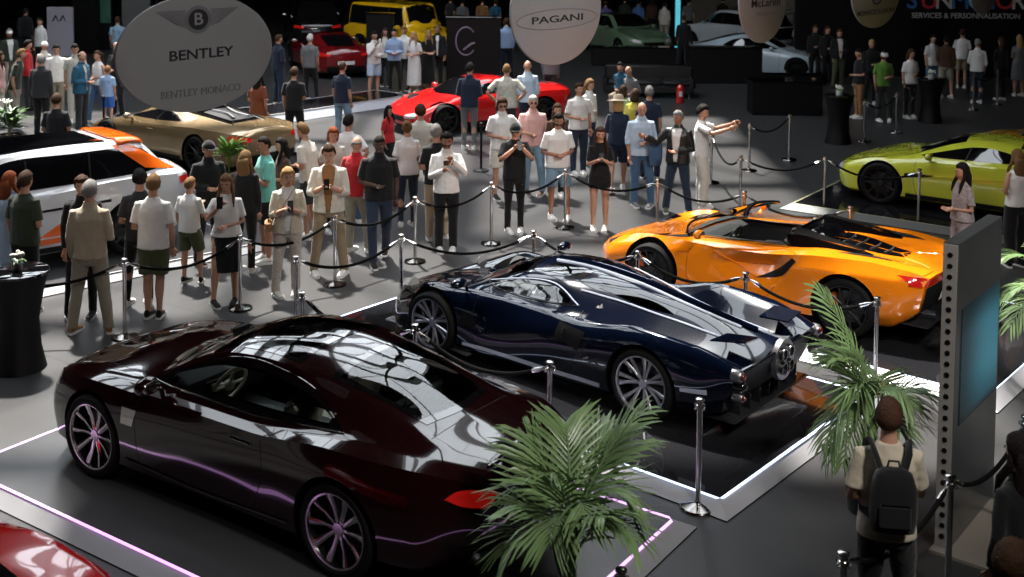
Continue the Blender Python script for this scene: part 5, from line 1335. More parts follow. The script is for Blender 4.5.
# ------------------------------------------------------------------ cocktail tables with flowers
def ctable(loc, where, h=1.1, r=.34, fl=True, cup=.055):
    t = empty('cocktail_table', loc, 0, 'black-draped cocktail table ' + where, 'table', 'cocktail tables')
    MB().lathe([(.001, h - .03), (r, h - .03), (r, h - .004), (r - .01, h), (.001, h)], 40).build('tabletop', GLOSSB, t)
    MB().lathe([(r - .01, h - .035), (r * .82, h * .8), (r * .66, h * .5), (r * .72, h * .22), (r * .88, .0), (.001, .0), (.001, h - .04)], 36).build('stretch_cover', BLACK, t)
    v = empty('flower_vase', (loc[0], loc[1], h), 0, 'white flower pot on the table ' + where, 'flowers', 'flower pots on the cocktail tables')
    MB().lathe([(.001, 0), (cup, 0), (cup * 1.1, .10), (cup, .10), (cup * .9, .02), (.001, .02)], 20).build('pot', mat('frosted_pot', (.5, .55, .55), .3), v)
    random.seed(int(loc[0] * 10)); f = MB(); g = MB()
    for k in range(16):
        a = random.uniform(0, 6.28); rr = random.uniform(0, cup * 1.1); f.ell((math.cos(a) * rr, math.sin(a) * rr, .13 + random.uniform(0, .07)), (.026, .026, .024), 8, 6, fn=None)
    for k in range(14):
        a = random.uniform(0, 6.28); d = Vector((math.cos(a), math.sin(a), 0)); s = Vector((-d.y, d.x, 0)); c = Vector((0, 0, .09))
        g.add([c, c + d * .06 - s * .02 + Vector((0, 0, .03)), c + d * .06 + s * .02 + Vector((0, 0, .03)), c + d * .11], [(0, 2, 1), (1, 2, 3)])
    f.build('blossom', FLW, v); g.build('leaves', LEAF, v, fixn=False)
p = G(17, 270, 1.1); ctable((p.x, p.y, 0), 'at the left edge beside the beige shirt')
ctable(tuple(G(838, 143)), 'in the dim background left of the tan trousers', cup=.07)
ctable(tuple(G(930, 122)), 'in the dim background left of the crossbody strap', cup=.07)
# ------------------------------------------------------------------ tall perforated steel panel with a teal reflection painted as glow
N0 = Vector((3.54, 9.36, 0)); ud = Vector((math.cos(R(52)), math.sin(R(52)), 0)); vd = Vector((-ud.y, ud.x, 0))
k = empty('display_totem', N0, 0, 'tall steel display panel with perforated edge and a painted teal reflection, right of the palm', 'display panel')
PH = 2.5; M3 = Matrix(((ud.x, vd.x, 0), (ud.y, vd.y, 0), (0, 0, 1)))
MB().box(ud * .58 + vd * .06 + Vector((0, 0, PH / 2)), (1.16, .12, PH), M=M3).build('steel_casing', mat('dark_steel', (.26, .27, .28), .32, metal=.9, noise_amt=.2, nscale=2), k, smooth=False)
MB().box(vd * .06 - ud * .004 + Vector((0, 0, PH / 2)), (.012, .11, PH - .02), M=M3).build('edge_strip', mat('putty_edge_strip', (.30, .29, .27), .5), k, smooth=False)
m = MB()
for q in range(27): m.lathe([(.001, -.004), (.021, -.004), (.021, .004), (.001, .004)], 12, axis='x', c=(0, 0, 0)); m.v[-48:] = [M3 @ Vector((v.x - .012, v.y + .06, v.z)) + Vector((0, 0, .12 + q * .088)) for v in m.v[-48:]]
m.build('edge_holes', BLACK, k)
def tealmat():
    m = mat('teal_reflection', (.01, .02, .025), .3)
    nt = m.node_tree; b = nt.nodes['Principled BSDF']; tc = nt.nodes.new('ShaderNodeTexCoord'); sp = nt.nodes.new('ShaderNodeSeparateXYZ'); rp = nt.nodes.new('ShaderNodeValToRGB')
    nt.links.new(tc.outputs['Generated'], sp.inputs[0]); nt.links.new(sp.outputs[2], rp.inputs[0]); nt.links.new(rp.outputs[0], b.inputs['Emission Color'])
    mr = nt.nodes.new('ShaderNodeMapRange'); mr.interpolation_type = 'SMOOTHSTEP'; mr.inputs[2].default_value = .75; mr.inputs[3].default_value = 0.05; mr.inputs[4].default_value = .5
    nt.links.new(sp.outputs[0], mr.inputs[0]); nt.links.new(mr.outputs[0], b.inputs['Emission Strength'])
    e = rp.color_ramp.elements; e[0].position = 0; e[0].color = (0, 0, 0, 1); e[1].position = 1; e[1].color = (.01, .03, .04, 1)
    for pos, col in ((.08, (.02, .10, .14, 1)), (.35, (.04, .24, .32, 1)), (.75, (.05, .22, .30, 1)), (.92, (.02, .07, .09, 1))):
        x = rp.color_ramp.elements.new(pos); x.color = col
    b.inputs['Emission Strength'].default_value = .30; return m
MB().box(ud * .62 - vd * .004 + Vector((0, 0, 1.47)), (.98, .008, .95), M=M3).build('screen', tealmat(), k, smooth=False)  # glowing panel put in for the teal reflection on the steel
MB().box(ud * .5 - vd * .12 + Vector((0, 0, .012)), (1.2, .5, .024), M=M3).build('base_plate', mat('pale_base_plate', (.22, .20, .17), .4), k, smooth=False)
# ------------------------------------------------------------------ hanging disc signs
SIGNM = mat('pale_sign_board', (.33, .33, .345), .6, noise_amt=.03); INK = mat('dark_grey_ink', (.03, .032, .036), .5); INK2 = mat('mid_grey_ink', (.20, .20, .215), .5)
def disc_sign(label, cx, cy, ax, by, d, texts, extra=None, yaw=48, txs=1.0):
    o = GY(cx, cy, d); u = Vector((math.cos(R(yaw)), math.sin(R(yaw)), 0)); n = Vector((u.y, -u.x, 0)); ray = Vector((o.x, o.y, 0)).normalized()
    fs = abs(u.x * ray.y - u.y * ray.x); pm = d / 1205; a = ax * pm / fs; b = by * pm
    r = empty('hanging_sign', o, R(yaw), label, 'sign', 'hanging round signs')
    rot = Matrix.Rotation(R(90), 3, 'X'); ring = [(math.cos(t) * a, math.sin(t) * b) for t in [2 * PI * q / 72 for q in range(72)]]
    MB().loft([[Vector((x * s_, y_, z * s_)) for x, z in ring] for y_, s_ in ((-.018, .995), (-.014, 1), (.014, 1), (.018, .995))]).build('sign_board', SIGNM, r, angle=50)
    for txt, x, z, size, bold, m_, xs in texts:
        vs, fs_ = text_mesh(txt, size * pm * 1.35, bold, xs)
        sx = 1 / fs
        mb = MB(); mb.add([Vector((v.x * sx + x * pm / fs, -.021 - v.z, v.y + z * pm)) for v in vs], fs_)
        mb.build('lettering', m_, r, smooth=False, fixn=False)
    if extra: extra(r, pm, 1 / fs)
    for s_ in (-1, 1): MB().tube([(s_ * a * .5, 0, b * .84), (s_ * a * .5, 0, HZ - .5 - o.z)], .004, 5).build('hanging_wire', STEEL, r)
def wings(r, pm, k):
    Z = 34 * pm
    for s in (-1, 1):
        m = MB()
        for q in range(9):       # feathers
            x0, x1 = 12, 40 - q * 2.2; z0, z1 = 10 - q * 2.0, 9.5 - q * 1.65
            P_ = [(x0 * s, z0), (x1 * s, z1 + .7), (x1 * s - 1.4 * s, z1 - .7), (x0 * s, z0 - 1.2)]
            m.add([Vector((x * pm * k, -.0215, Z + z * pm)) for x, z in P_], [(0, 1, 2, 3)])
        m.build('emblem_wing', INK2, r, smooth=False, fixn=False)
    for (ro, ri, mt_, y_) in ((14, 0, INK2, -.0225), (10.5, 0, INK, -.0235)):
        MB().add([Vector((math.cos(t) * ro * pm * k * .92, y_, Z + 0 * pm + math.sin(t) * ro * pm)) for t in [2 * PI * q / 40 for q in range(40)]], [tuple(range(40))]).build('emblem_disc', mt_, r, smooth=False, fixn=False)
    vs, fs_ = text_mesh('B', 17 * pm, True)
    MB().add([Vector((v.x * k, -.025 - v.z * .1, v.y + Z)) for v in vs], fs_).build('emblem_letter', SIGNM, r, smooth=False, fixn=False)
def oval(r, pm, k):
    m = MB(); n = 60
    a = [Vector((math.cos(2 * PI * q / n) * 40 * pm * k, -.021, 7 * pm + math.sin(2 * PI * q / n) * 9.5 * pm)) for q in range(n + 1)]
    m.tube(a, .5 * pm, 5, ref=(0, 1, 0)); m.build('emblem_oval', INK2, r)
disc_sign('large grey oval hanging sign with a winged emblem, lettered BENTLEY and BENTLEY MONACO', 197, 53, 76, 59, 9.6, [('BENTLEY', 3, -1, 10.5, True, INK, 1.1), ('BENTLEY MONACO', 3, -39, 7.8, False, INK2, .84)], wings)
disc_sign('round grey hanging sign lettered PAGANI inside a thin oval', 557, 10, 45, 55, 15.5, [('PAGANI', 0, -9, 7.2, True, INK, 1.5)], lambda r, pm, k: None)
r_ = [o for o in bpy.data.objects if o.name.startswith('hanging_sign')][-1]
def oval2(r, pm, k):
    n = 60; MB().tube([Vector((math.cos(2 * PI * q / n) * 40 * pm * k, -.021, -9 * pm + math.sin(2 * PI * q / n) * 10 * pm)) for q in range(n + 1)], .45 * pm, 5, ref=(0, 1, 0)).build('emblem_oval', INK2, r)
oval2(r_, 15.5 / 1205, 1 / abs(math.cos(R(48)) * math.cos(math.atan2(45, 1205)) - math.sin(R(48)) * math.sin(math.atan2(45, 1205))))
disc_sign('round pinkish hanging sign lettered McLaren MONACO at the top', 763, 0, 23, 43, 20, [('McLaren', 2, -3, 8.5, True, INK, .72), ('MONACO', 2, -14, 4.5, False, INK2, .7)])
disc_sign('round hanging sign lettered MONACO LUXURY with a small ring on top', 876, -8, 23, 36, 23, [('MONACO LUXURY', 0, -20, 5.0, True, INK, .62)], lambda r, pm, k: MB().tube([Vector((math.cos(2 * PI * q / 20) * 4 * pm * k, -.021, -7 * pm + math.sin(2 * PI * q / 20) * 5 * pm)) for q in range(21)], .9 * pm, 5, ref=(0, 1, 0)).build('emblem_ring', INK, r))
disc_sign('small dark grey round hanging sign, its lower rim before the blue-lettered wall', 984, -18, 14, 32, 27, [])
# ------------------------------------------------------------------ stands and furniture of the background
st = empty('exhibition_wall', (13.2, 38.2, 0), 0, 'black stand wall lettered SUN MOTORS in blue, white and red, top right', 'stand wall')
MB().box((0, 0, 1.9), (8.4, .2, 3.8), bev=.01).build('wall_panel', BLACK, st, smooth=False)
SB = mat('sign_blue', (.05, .16, .45), .5); SRd = mat('sign_red', (.5, .03, .04), .5); SWh = mat('sign_white', (.55, .55, .55), .5); SCy = mat('sign_cyan', (.12, .40, .60), .5)
for ch, px, m_ in (('S', 912, SB), ('U', 929, SRd), ('N', 944, SWh), ('M', 960, SB), ('O', 977, SCy), ('T', 993, SB), ('O', 1005, SRd), ('R', 1018, SWh), ('S', 1032, SB)):
    vs, fs_ = text_mesh(ch, .78, True); q = GY(px, 5, 38.1)
    MB().add([Vector((v.x + q.x - 13.2, -.105 - v.z, v.y + 2.44)) for v in vs], fs_).build('lettering', m_, st, smooth=False, fixn=False)
vs, fs_ = text_mesh('SERVICES & PERSONNALISATION', .235, True); q = GY(966, 16, 38.1)
MB().add([Vector((v.x + q.x - 13.2, -.105 - v.z, v.y + q.z)) for v in vs], fs_).build('lettering', SWh, st, smooth=False, fixn=False)
def board(name, label, x0, x1, yb, d, h, th=.3, mt=BLACK, cat='counter', top=True):
    """upright box standing on the floor, from pixel x0 to x1 at distance d"""
    a, b = GY(x0, yb, d), GY(x1, yb, d)
    r = empty(name, ((a.x + b.x) / 2, d + th / 2, 0), 0, label, cat); w = b.x - a.x
    MB().box((0, 0, h / 2), (w, th, h), bev=.015).build('panel', mt, r, smooth=False)
    if top: MB().box((0, 0, h + .015), (w + .06, th + .06, .03), bev=.01).build('top_ledge', GLOSSB, r, smooth=False)
    return r, w
b_, w_ = board('black_booth', 'tall black booth wall with a pale round ring mark, right of the long black dress', 446, 500, 80, 36, 1.95, .5, cat='stand wall')
n = 40; MB().tube([Vector((-.22 + math.cos(R(40 + 280 * q / n)) * .30, -.262, 1.25 + math.sin(R(40 + 280 * q / n)) * .42)) for q in range(n + 1)], [(.02, .008)] * (n + 1), 6, ref=(0, 1, 0)).build('ring_mark', mat('dim_violet_mark', (.22, .17, .24), .5), b_)
MB().tube([Vector((-.3, -.262, .98)), Vector((-.05, -.262, 1.18)), Vector((.05, -.262, 1.2))], [(.03, .008)] * 3, 6, ref=(0, 1, 0)).build('ring_mark', mat('dim_violet_mark', (.22, .17, .24), .5), b_)
board('black_partition', 'black partition with a small screen behind the white shirt and light blue shirt', 366, 393, 90, 39.5, 1.75, .2, cat='partition')
board('low_counter', 'long low black counter before the green saloon', 592, 690, 60, 40.2, .62, .5)
board('low_counter', 'tall black counter before the white hatchback', 688, 762, 80, 36.2, 1.08, .5)
board('low_counter', 'low black counter under the ice-blue car front', 764, 822, 80, 36.0, .36, .6)
board('low_counter', 'black counter in the dark left of the left flower table', 752, 822, 118, 30.5, .85, .7)
b_, w_ = board('logo_panel', 'white panel with a small black double-peak logo near the top left', 47, 73, 50, 41.5, 1.72, .12, mt=mat('pale_violet_panel', (.42, .40, .46), .5), cat='panel', top=False)
m = MB()
for x in (-.17, .08): m.add([Vector((x - .10, -.066, 1.22)), Vector((x - .045, -.066, 1.22)), Vector((x + .045, -.066, 1.36)), Vector((x + .10, -.066, 1.22)), Vector((x + .14, -.066, 1.22)), Vector((x + .06, -.066, 1.44)), Vector((x + .01, -.066, 1.44))], [(0, 1, 2, 6), (2, 3, 4, 5), (2, 5, 6)])
m.build('logo_mark', INK, b_, smooth=False, fixn=False)
b_, w_ = board('display_case', 'black display case on the floor left below the logo panel', 72, 96, 60, 42.5, 1.9, .5, cat='stand wall')
b_, w_ = board('poster_panel', 'dark green landscape poster panel left of the winged sign', 94, 112, 50, 43.5, 2.3, .1, mt=BLACK, cat='panel', top=False)
MB().box((0, -.055, 1.55), (w_ * .9, .01, 1.1)).build('poster', mat('green_poster', (.05, .14, .10), .5, noise_amt=.8, nscale=4), b_, smooth=False)
b_, w_ = board('grey_partition', 'plain grey partition behind the winged sign', 122, 150, 50, 45, 2.6, .15, mt=mat('grey_partition_paint', (.14, .14, .14), .7), cat='partition', top=False)
b_, w_ = board('light_column', 'thin lit column glowing blue and green at the top centre right', 674, 681, 30, 45, 2.6, .08, cat='light column', top=False)
MB().box((0, -.045, 1.5), (w_ * .7, .012, 1.9)).build('lit_strip', mat('blue_green_light', (.1, .5, .8), .5, emit=(.15, .75, .9), estr=.5), b_, smooth=False)
b_, w_ = board('beige_stand_wall', 'dim beige stand wall beyond the white hatchback', 690, 752, 30, 53, 3.0, .2, mt=mat('beige_stand_paint', (.16, .14, .11), .8), cat='stand wall', top=False)
b_, w_ = board('beige_stand_wall', 'dim beige stand wall beyond the person right of the two-name disc', 786, 850, 60, 45, 3.0, .2, mt=mat('beige_stand_paint', (.16, .14, .11), .8), cat='stand wall', top=False)
# sofa
sp = G(650, 98); so_ = empty('sofa', (sp.x, sp.y + .4, 0), R(-6), 'long black leather sofa with two people on it in the dark background', 'sofa')
BL = mat('black_sofa_leather', (.012, .012, .013), .35, noise_amt=.2)
MB().box((0, 0, .24), (2.5, .86, .26), bev=.05).build('seat_base', BL, so_)
for q in (-.78, 0, .78): MB().box((q, -.06, .41), (.76, .72, .14), bev=.05).build('seat_cushion', BL, so_)
MB().box((0, .36, .60), (2.5, .20, .50), bev=.07).build('backrest', BL, so_)
for s in (-1, 1): MB().box((s * 1.2, 0, .42), (.18, .86, .36), bev=.06).build('armrest', BL, so_)
for s in (-1, 1):
    for t in (-1, 1): MB().lathe([(.001, 0), (.025, 0), (.03, .12), (.001, .12)], 10, c=(s * 1.12, t * .36, 0)).build('leg', CHROME, so_)
ex = empty('fire_extinguisher', G(680, 103), 0, 'red fire extinguisher on the floor right of the sofa', 'fire extinguisher')
MB().lathe([(.001, 0), (.10, 0), (.105, .03), (.105, .40), (.08, .47), (.03, .50), (.03, .54), (.001, .54)], 24).build('cylinder', paint('extinguisher_red', (.55, .02, .02)), ex)
MB().box((0, -.02, .57), (.05, .14, .03), bev=.008).build('handle', BLACK, ex)
MB().tube([(.03, 0, .54), (.12, 0, .50), (.14, 0, .3), (.12, 0, .15)], .014, 8).build('hose', BLACK, ex)
MB().box((0, -.104, .26), (.09, .01, .14)).build('label_plate', WHITE, ex)
# ------------------------------------------------------------------ the visitors, near to far
Pn = person
# foreground right
bp_man = Pn(890, 402, 172, 1.80, 'm', 'person seen from behind in a cream t-shirt wearing a black backpack, beside the palm', ('short', 'auburn'), ('tee', 'cream'), ('trousers', 'black'), 'black', 'belly', 'phone', 'stand', 0, lod=0)
backpack(bp_man, 'black backpack worn over the cream t-shirt', 'black')
phone(bp_man, 'dark phone held up at the left of the backpack wearer', 'R')
Pn(1024, 436, 200, 1.74, 'f', 'person in black leggings and black top cut by the right edge behind the rope', ('long', 'dark'), ('shirt', 'black'), ('slim', 'black'), 'black', lod=1)
Pn(1012, 545, 150, 1.72, 'm', 'person with tousled brown hair, only the head in the bottom right corner', ('curly', 'brown'), ('shirt', 'black'), ('trousers', 'black'), 'black', lod=1)
# front left row, by the white wagon
Pn(8, 172, 150, 1.66, 'f', 'person with red hair in a pale blue dress at the left edge', ('long', 'red'), ('dress', 'paleblue'), ('none', 'white'), 'white', 'down', 'belly')
Pn(24, 172, 160, 1.80, 'm', 'person in a dark olive t-shirt and black trousers behind the cocktail table', ('short', 'brown'), ('tee', 'dgreen'), ('trousers', 'black'), 'black', 'down', 'belly')
Pn(66, 160, 10, 1.78, 'm', 'person in black with white-soled shoes behind the beige-suited one', ('curly', 'brown'), ('shirt', 'black'), ('slim', 'black'), 'black', 'down', 'down', 'contra', foot=(84, 317))
Pn(77, 168, 185, 1.84, 'm', 'person seen from behind in beige shirt and khaki trousers with tan shoes, legs apart', ('short', 'grey'), ('shirt', 'beige'), ('trousers', 'stone'), 'tan', 'down', 'belly', 'apart', foot=(91, 333))
Pn(138, 166, 200, 1.76, 'm', 'person with dark hair in dark clothes left of the white-shirted one in olive shorts', ('quiff', 'dark'), ('tee', 'charcoal'), ('slim', 'black'), 'white', 'belly', 'down', 'contral', foot=(141, 306))
Pn(159, 174, 178, 1.80, 'm', 'person seen from behind in white t-shirt and olive shorts beside a rope post', ('short', 'light'), ('tee', 'white'), ('shorts', 'olive'), 'black', 'belly', 'relaxed', foot=(154, 318), legs='close')
Pn(191, 181, 160, 1.45, 'm', 'child in white t-shirt and green shorts facing the white wagon', ('short', 'light'), ('tee', 'white'), ('shorts', 'olive'), 'black', 'down', 'phone', 'stand', foot=(190, 283))
wl = Pn(226, 170, 8, 1.70, 'f', 'blonde person in white lace top and black skirt raising a phone to the face', ('long', 'light'), ('blouse', 'white'), ('skirt', 'black'), 'black', 'belly', 'phonehi', 'contra', foot=(227, 304))
phone(wl, 'dark phone in front of the face of the lace-top person', 'R')
Pn(208, 141, 25, 1.78, 'm', 'person in black shirt and black cap standing at the wagon rear', ('crew', 'dark'), ('shirt', 'black'), ('trousers', 'black'), 'black', 'down', 'belly', 'stand', 1, cap=('cap', 'black'), foot=(209, 262))
Pn(245, 146, 170, 1.72, 'f', 'person with long light brown hair seen from behind in a black jacket', ('long', 'light'), ('jacket', 'black', 'black'), ('slim', 'black'), 'white', 'belly', 'down', foot=(245, 272))
tl = Pn(272, 127, -60, 1.84, 'm', 'person in a turquoise t-shirt and black shorts holding a phone', ('crew', 'dark'), ('tee', 'teal'), ('shorts', 'black'), 'white', 'phone', 'phone', 'stand', 1, foot=(266, 262))
phone(tl, 'white phone held by the turquoise-shirted person', both=True, white=True)
Pn(277, 138, -60, 1.66, 'f', 'dark-haired person half hidden behind the turquoise t-shirt', ('long', 'dark'), ('tee', 'brown'), ('trousers', 'black'), 'white', 'belly', 'belly', foot=(283, 246))
cw = Pn(293, 154, 12, 1.70, 'f', 'blonde person in cream jacket and patterned trousers with a tan bag, photographing', ('bob', 'blonde'), ('open', 'cream', 'white'), ('trousers', mat('patterned_viscose', (.45, .40, .35), .8, noise_amt=.6, nscale=40)), 'offwhite', 'phone', 'phone', 'contra', foot=(288, 294), lod=0)
phone(cw, 'black phone held by the person in the cream jacket', 'L')
shoulder_bag(cw, 'tan leather shoulder bag on the cream-jacket person', 'tan', x=-1, z=.98, y=-.06, size=(.24, .10, .15))
kh = Pn(333, 139, 4, 1.84, 'm', 'person in open beige shirt, khaki trousers and white trainers looking down at a phone', ('quiff', 'brown'), ('open', 'offwhite', 'tan'), ('trousers', 'khaki'), 'white', 'phone', 'phone', 'apart', look=14, foot=(329, 275), lod=0)
phone(kh, 'dark phone in both hands of the person in the open beige shirt', both=True)
Pn(306, 124, -110, 1.80, 'm', 'person in a pale grey t-shirt leaning towards the bronze car', ('short', 'light'), ('tee', 'offwhite'), ('shorts', 'charcoal'), 'white', 'belly', 'belly', lean=.15, foot=(310, 238))
Pn(336, 121, 15, 1.68, 'f', 'person with bright red hair behind the open beige shirt', ('bob', 'red'), ('tee', 'offwhite'), ('trousers', 'black'), 'white', foot=(333, 232))
Pn(345, 122, 165, 1.78, 'm', 'person in white t-shirt right of the red-haired one', ('short', 'dark'), ('tee', 'white'), ('trousers', 'denim'), 'white', 'hips', 'hips', foot=(348, 223))
Pn(352, 138, 160, 1.74, 'm', 'person in a bright red polo shirt between beige shirt and black shirt', ('bald', 'grey'), ('polo', 'red'), ('trousers', 'stone'), 'white', foot=(356, 252))
Pn(372, 132, 8, 1.86, 'm', 'dark-skinned person in black polo shirt and dark jeans', ('crew', 'dark'), ('polo', 'black'), ('trousers', 'darkdenim'), 'black', 'down', 'belly', 'stride', 2, foot=(379, 262), build=1.12, lod=0)
Pn(384, 107, 60, 1.40, 'f', 'child in a red top in the shade below the long white platform edge', ('long', 'dark'), ('tee', 'red'), ('skirt', 'black'), 'black', foot=(388, 178))
Pn(411, 116, 195, 1.72, 'f', 'blonde person with a bun in a white t-shirt and dark trousers', ('bun', 'light'), ('tee', 'white'), ('slim', 'darkdenim'), 'white', 'belly', 'down', foot=(407, 226))
Pn(417, 104, 185, 1.76, 'm', 'person with dark tousled hair behind the bun-haired one', ('curly', 'brown'), ('tee', 'offwhite'), ('trousers', 'black'), 'white', foot=(420, 206))
Pn(429, 125, 200, 1.80, 'm', 'person in black t-shirt and cream trousers behind the white-shirted one', ('short', 'grey'), ('tee', 'black'), ('trousers', 'beige'), 'white', 'belly', 'down', foot=(436, 240))
ws = Pn(449, 132, 5, 1.80, 'm', 'person in a white long-sleeved shirt and black trousers taking a picture, beside a rope post', ('quiff', 'dark'), ('shirt', 'white'), ('trousers', 'black'), 'white', 'phonehi', 'phone', 'stand', 1, look=12, foot=(446, 251), lod=0, beard='dark')
phone(ws, 'phone held level by the person in the white long-sleeved shirt', both=True, land=True)
Pn(501, 94, 15, 1.82, 'm', 'person with wavy hair in white polo shirt and white shorts', ('bob', 'brown'), ('polo', 'white'), ('shorts', 'offwhite'), 'black', 'hips', 'belly', foot=(501, 199), sunglass=True)
cp = Pn(516, 123, 10, 1.76, 'm', 'person in a black cap, black t-shirt and black trousers photographing behind the rope', ('crew', 'dark'), ('tee', 'black'), ('slim', 'black'), 'white', 'phonehi', 'phonehi', 'stand', 0, cap=('cap', 'black'), foot=(514, 232), lod=0, sunglass=True)
phone(cp, 'phone raised by the person in the black cap', both=True)
Pn(528, 93, 8, 1.80, 'm', 'white-haired person in a pink polo shirt and blue jeans', ('short', 'white'), ('polo', 'pink'), ('trousers', 'lightdenim'), 'brown', 'down', 'belly', foot=(532, 194), build=1.08, sunglass=True)
Pn(559, 111, 12, 1.78, 'm', 'dark-haired bearded person in white t-shirt and denim shorts with hands clasped', ('short', 'dark'), ('tee', 'white'), ('shorts', 'lightdenim'), 'white', 'belly', 'belly', 'stand', 1, foot=(557, 219), build=1.1, beard='dark', lod=0)
Pn(561, 104, 20, 1.68, 'f', 'brown-haired person looking over the shoulder of the denim-shorts one', ('long', 'brown'), ('tee', 'brown'), ('trousers', 'black'), 'white', foot=(556, 196))
Pn(569, 88, 20, 1.80, 'm', 'person in white t-shirt and dark jeans with short hair behind the denim shorts', ('short', 'brown'), ('tee', 'white'), ('trousers', 'darkdenim'), 'white', 'relaxed', 'belly', foot=(578, 174))
Pn(585, 76, 45, 1.74, 'f', 'person with light brown hair in a loose white blouse behind the group', ('bob', 'light'), ('shirt', 'white'), ('slim', 'darkdenim'), 'white', 'belly', 'down', foot=(588, 164))
rm = Pn(602, 126, 0, 1.68, 'f', 'person in a short black romper reading a phone, bare legs', ('long', 'brown'), ('romper', 'black'), ('minishorts', 'black'), 'offwhite', 'phone', 'phone', 'stand', 0, look=12, foot=(599, 230), lod=0)
phone(rm, 'phone held by the person in the black romper', both=True)
Pn(607, 100, 170, 1.76, 'f', 'person in a wide straw hat and navy top', ('bob', 'blonde'), ('shirt', 'navy'), ('shorts', 'navy'), 'white', 'belly', 'down', 'stride', cap=('straw', 'beige'), foot=(617, 192))
Pn(620, 93, 170, 1.55, 'f', 'child in a lime green t-shirt behind the straw hat', ('bob', 'brown'), ('tee', 'lime'), ('shorts', 'denim'), 'white', foot=(622, 160))
Pn(637, 88, 160, 1.62, 'f', 'person with yellow top half hidden behind the light-blue shirt', ('bob', 'brown'), ('tee', 'yellow'), ('trousers', 'black'), 'white', foot=(634, 170))
Pn(649, 85, 170, 1.78, 'm', 'person in navy cap and navy t-shirt behind the light-blue shirt', ('short', 'grey'), ('tee', 'navy'), ('trousers', 'navy'), 'black', cap=('cap', 'navy'), foot=(648, 178))
lb = Pn(644, 101, 5, 1.83, 'm', 'balding person in a light blue shirt and blue jeans with a jacket over the arm', ('bald', 'brown'), ('roll', 'paleblue'), ('trousers', 'denim'), 'grey', 'belly', 'down', 'stand', foot=(640, 206), lod=0)
lj = Pn(684, 113, -25, 1.76, 'm', 'grey-haired person in black leather jacket and dark jeans pointing with one arm', ('short', 'grey'), ('jacket', mat('black_leather', (.012, .012, .012), .4, noise_amt=.3, bump=.2), 'white'), ('trousers', 'darkdenim'), 'olive', 'belly', 'side', 'apart', 1, foot=(677, 213), lod=0)
ph = Pn(697, 104, 75, 1.78, 'm', 'person in white t-shirt and cream trousers holding a phone out, behind the leather jacket', ('curly', 'dark'), ('tee', 'white'), ('wide', 'offwhite'), 'white', 'point', 'point', foot=(700, 206))
phone(ph, 'phone held at arm length behind the leather jacket', both=True)
# round the red car and behind
Pn(477, 57, 170, 1.86, 'm', 'person in navy shirt and pale grey trousers facing the red car', ('short', 'dark'), ('roll', 'navy'), ('slim', 'grey'), 'white', 'belly', 'belly', foot=(469, 149))
Pn(506, 56, 182, 1.86, 'm', 'person in a printed white t-shirt with hands on hips beside the red car', ('crew', 'light'), ('tee', mat('printed_cotton', (.5, .48, .42), .8, noise_amt=.5, nscale=18)), ('trousers', 'charcoal'), 'white', 'hips', 'hips', 'apart', build=1.15, foot=(506, 150))
Pn(528, 60, 190, 1.82, 'm', 'bald person in a pale blue shirt beside the red car', ('none', 'grey'), ('roll', 'paleblue'), ('trousers', 'navy'), 'brown', foot=(527, 142))
Pn(549, 66, 160, 1.72, 'm', 'person in a grey shirt crouched over beyond the red car', ('short', 'grey'), ('shirt', 'grey'), ('trousers', 'charcoal'), 'black', foot=(550, 107))
Pn(340, 63, 150, 1.78, 'm', 'person in navy t-shirt and light jeans by the white platform edge', ('crew', 'brown'), ('tee', 'navy'), ('trousers', 'lightdenim'), 'black', 'down', 'down', foot=(342, 142))
Pn(292, 69, 172, 1.80, 'm', 'person in a black t-shirt seen from behind near the oval winged sign', ('short', 'brown'), ('tee', 'black'), ('trousers', 'black'), 'black', 'down', 'belly', foot=(294, 152))
Pn(278, 28, 140, 1.84, 'm', 'person in a dark blue shirt and jeans just right of the winged sign', ('short', 'brown'), ('shirt', 'navy'), ('trousers', 'darkdenim'), 'black', 'down', 'belly', foot=(278, 104))
Pn(308, 31, 172, 1.78, 'm', 'grey-haired person in a grey t-shirt behind the dark red car', ('short', 'white'), ('tee', 'grey'), ('trousers', 'black'), 'white', 'down', 'down', foot=(310, 100))
Pn(259, 86, 160, 1.72, 'f', 'person in a rust-brown dress under the right side of the winged sign', ('long', 'dark'), ('dress', 'rust'), ('none', 'brown'), 'brown', 'belly', 'down', foot=(258, 152))
Pn(373, 32, 30, 1.80, 'm', 'person in white shirt and pale blue shorts by the yellow off-roader', ('short', 'dark'), ('shirt', 'white'), ('shorts', 'paleblue'), 'white', 'belly', 'chin', foot=(374, 96))
bs = Pn(393, 28, 5, 1.80, 'm', 'person in light blue shirt and black trousers wearing a dark backpack', ('short', 'dark'), ('shirt', 'lightblue'), ('slim', 'black'), 'black', 'belly', 'belly', foot=(394, 92))
Pn(402, 20, -10, 1.84, 'm', 'tall person in white shirt behind the light blue shirt', ('short', 'light'), ('roll', 'white'), ('trousers', 'charcoal'), 'black', foot=(404, 90))
Pn(385, 29, 5, 1.70, 'f', 'person with dark hair between the white shirt and the light blue shirt', ('long', 'brown'), ('tee', 'offwhite'), ('trousers', 'black'), 'black', foot=(385, 86))
Pn(415, 31, -20, 1.72, 'f', 'blonde person in a long white dress', ('long', 'blonde'), ('dresslong', 'white'), ('none', 'white'), 'offwhite', 'belly', 'belly', foot=(414, 92))
Pn(428, 31, 20, 1.72, 'f', 'blonde person in a long black dress', ('long', 'blonde'), ('dresslong', 'black'), ('none', 'white'), 'black', 'belly', 'belly', foot=(428, 90))
Pn(438, 22, 5, 1.80, 'm', 'person in black behind the long black dress', ('short', 'light'), ('suit', 'black', 'white'), ('trousers', 'black'), 'black', foot=(437, 86))
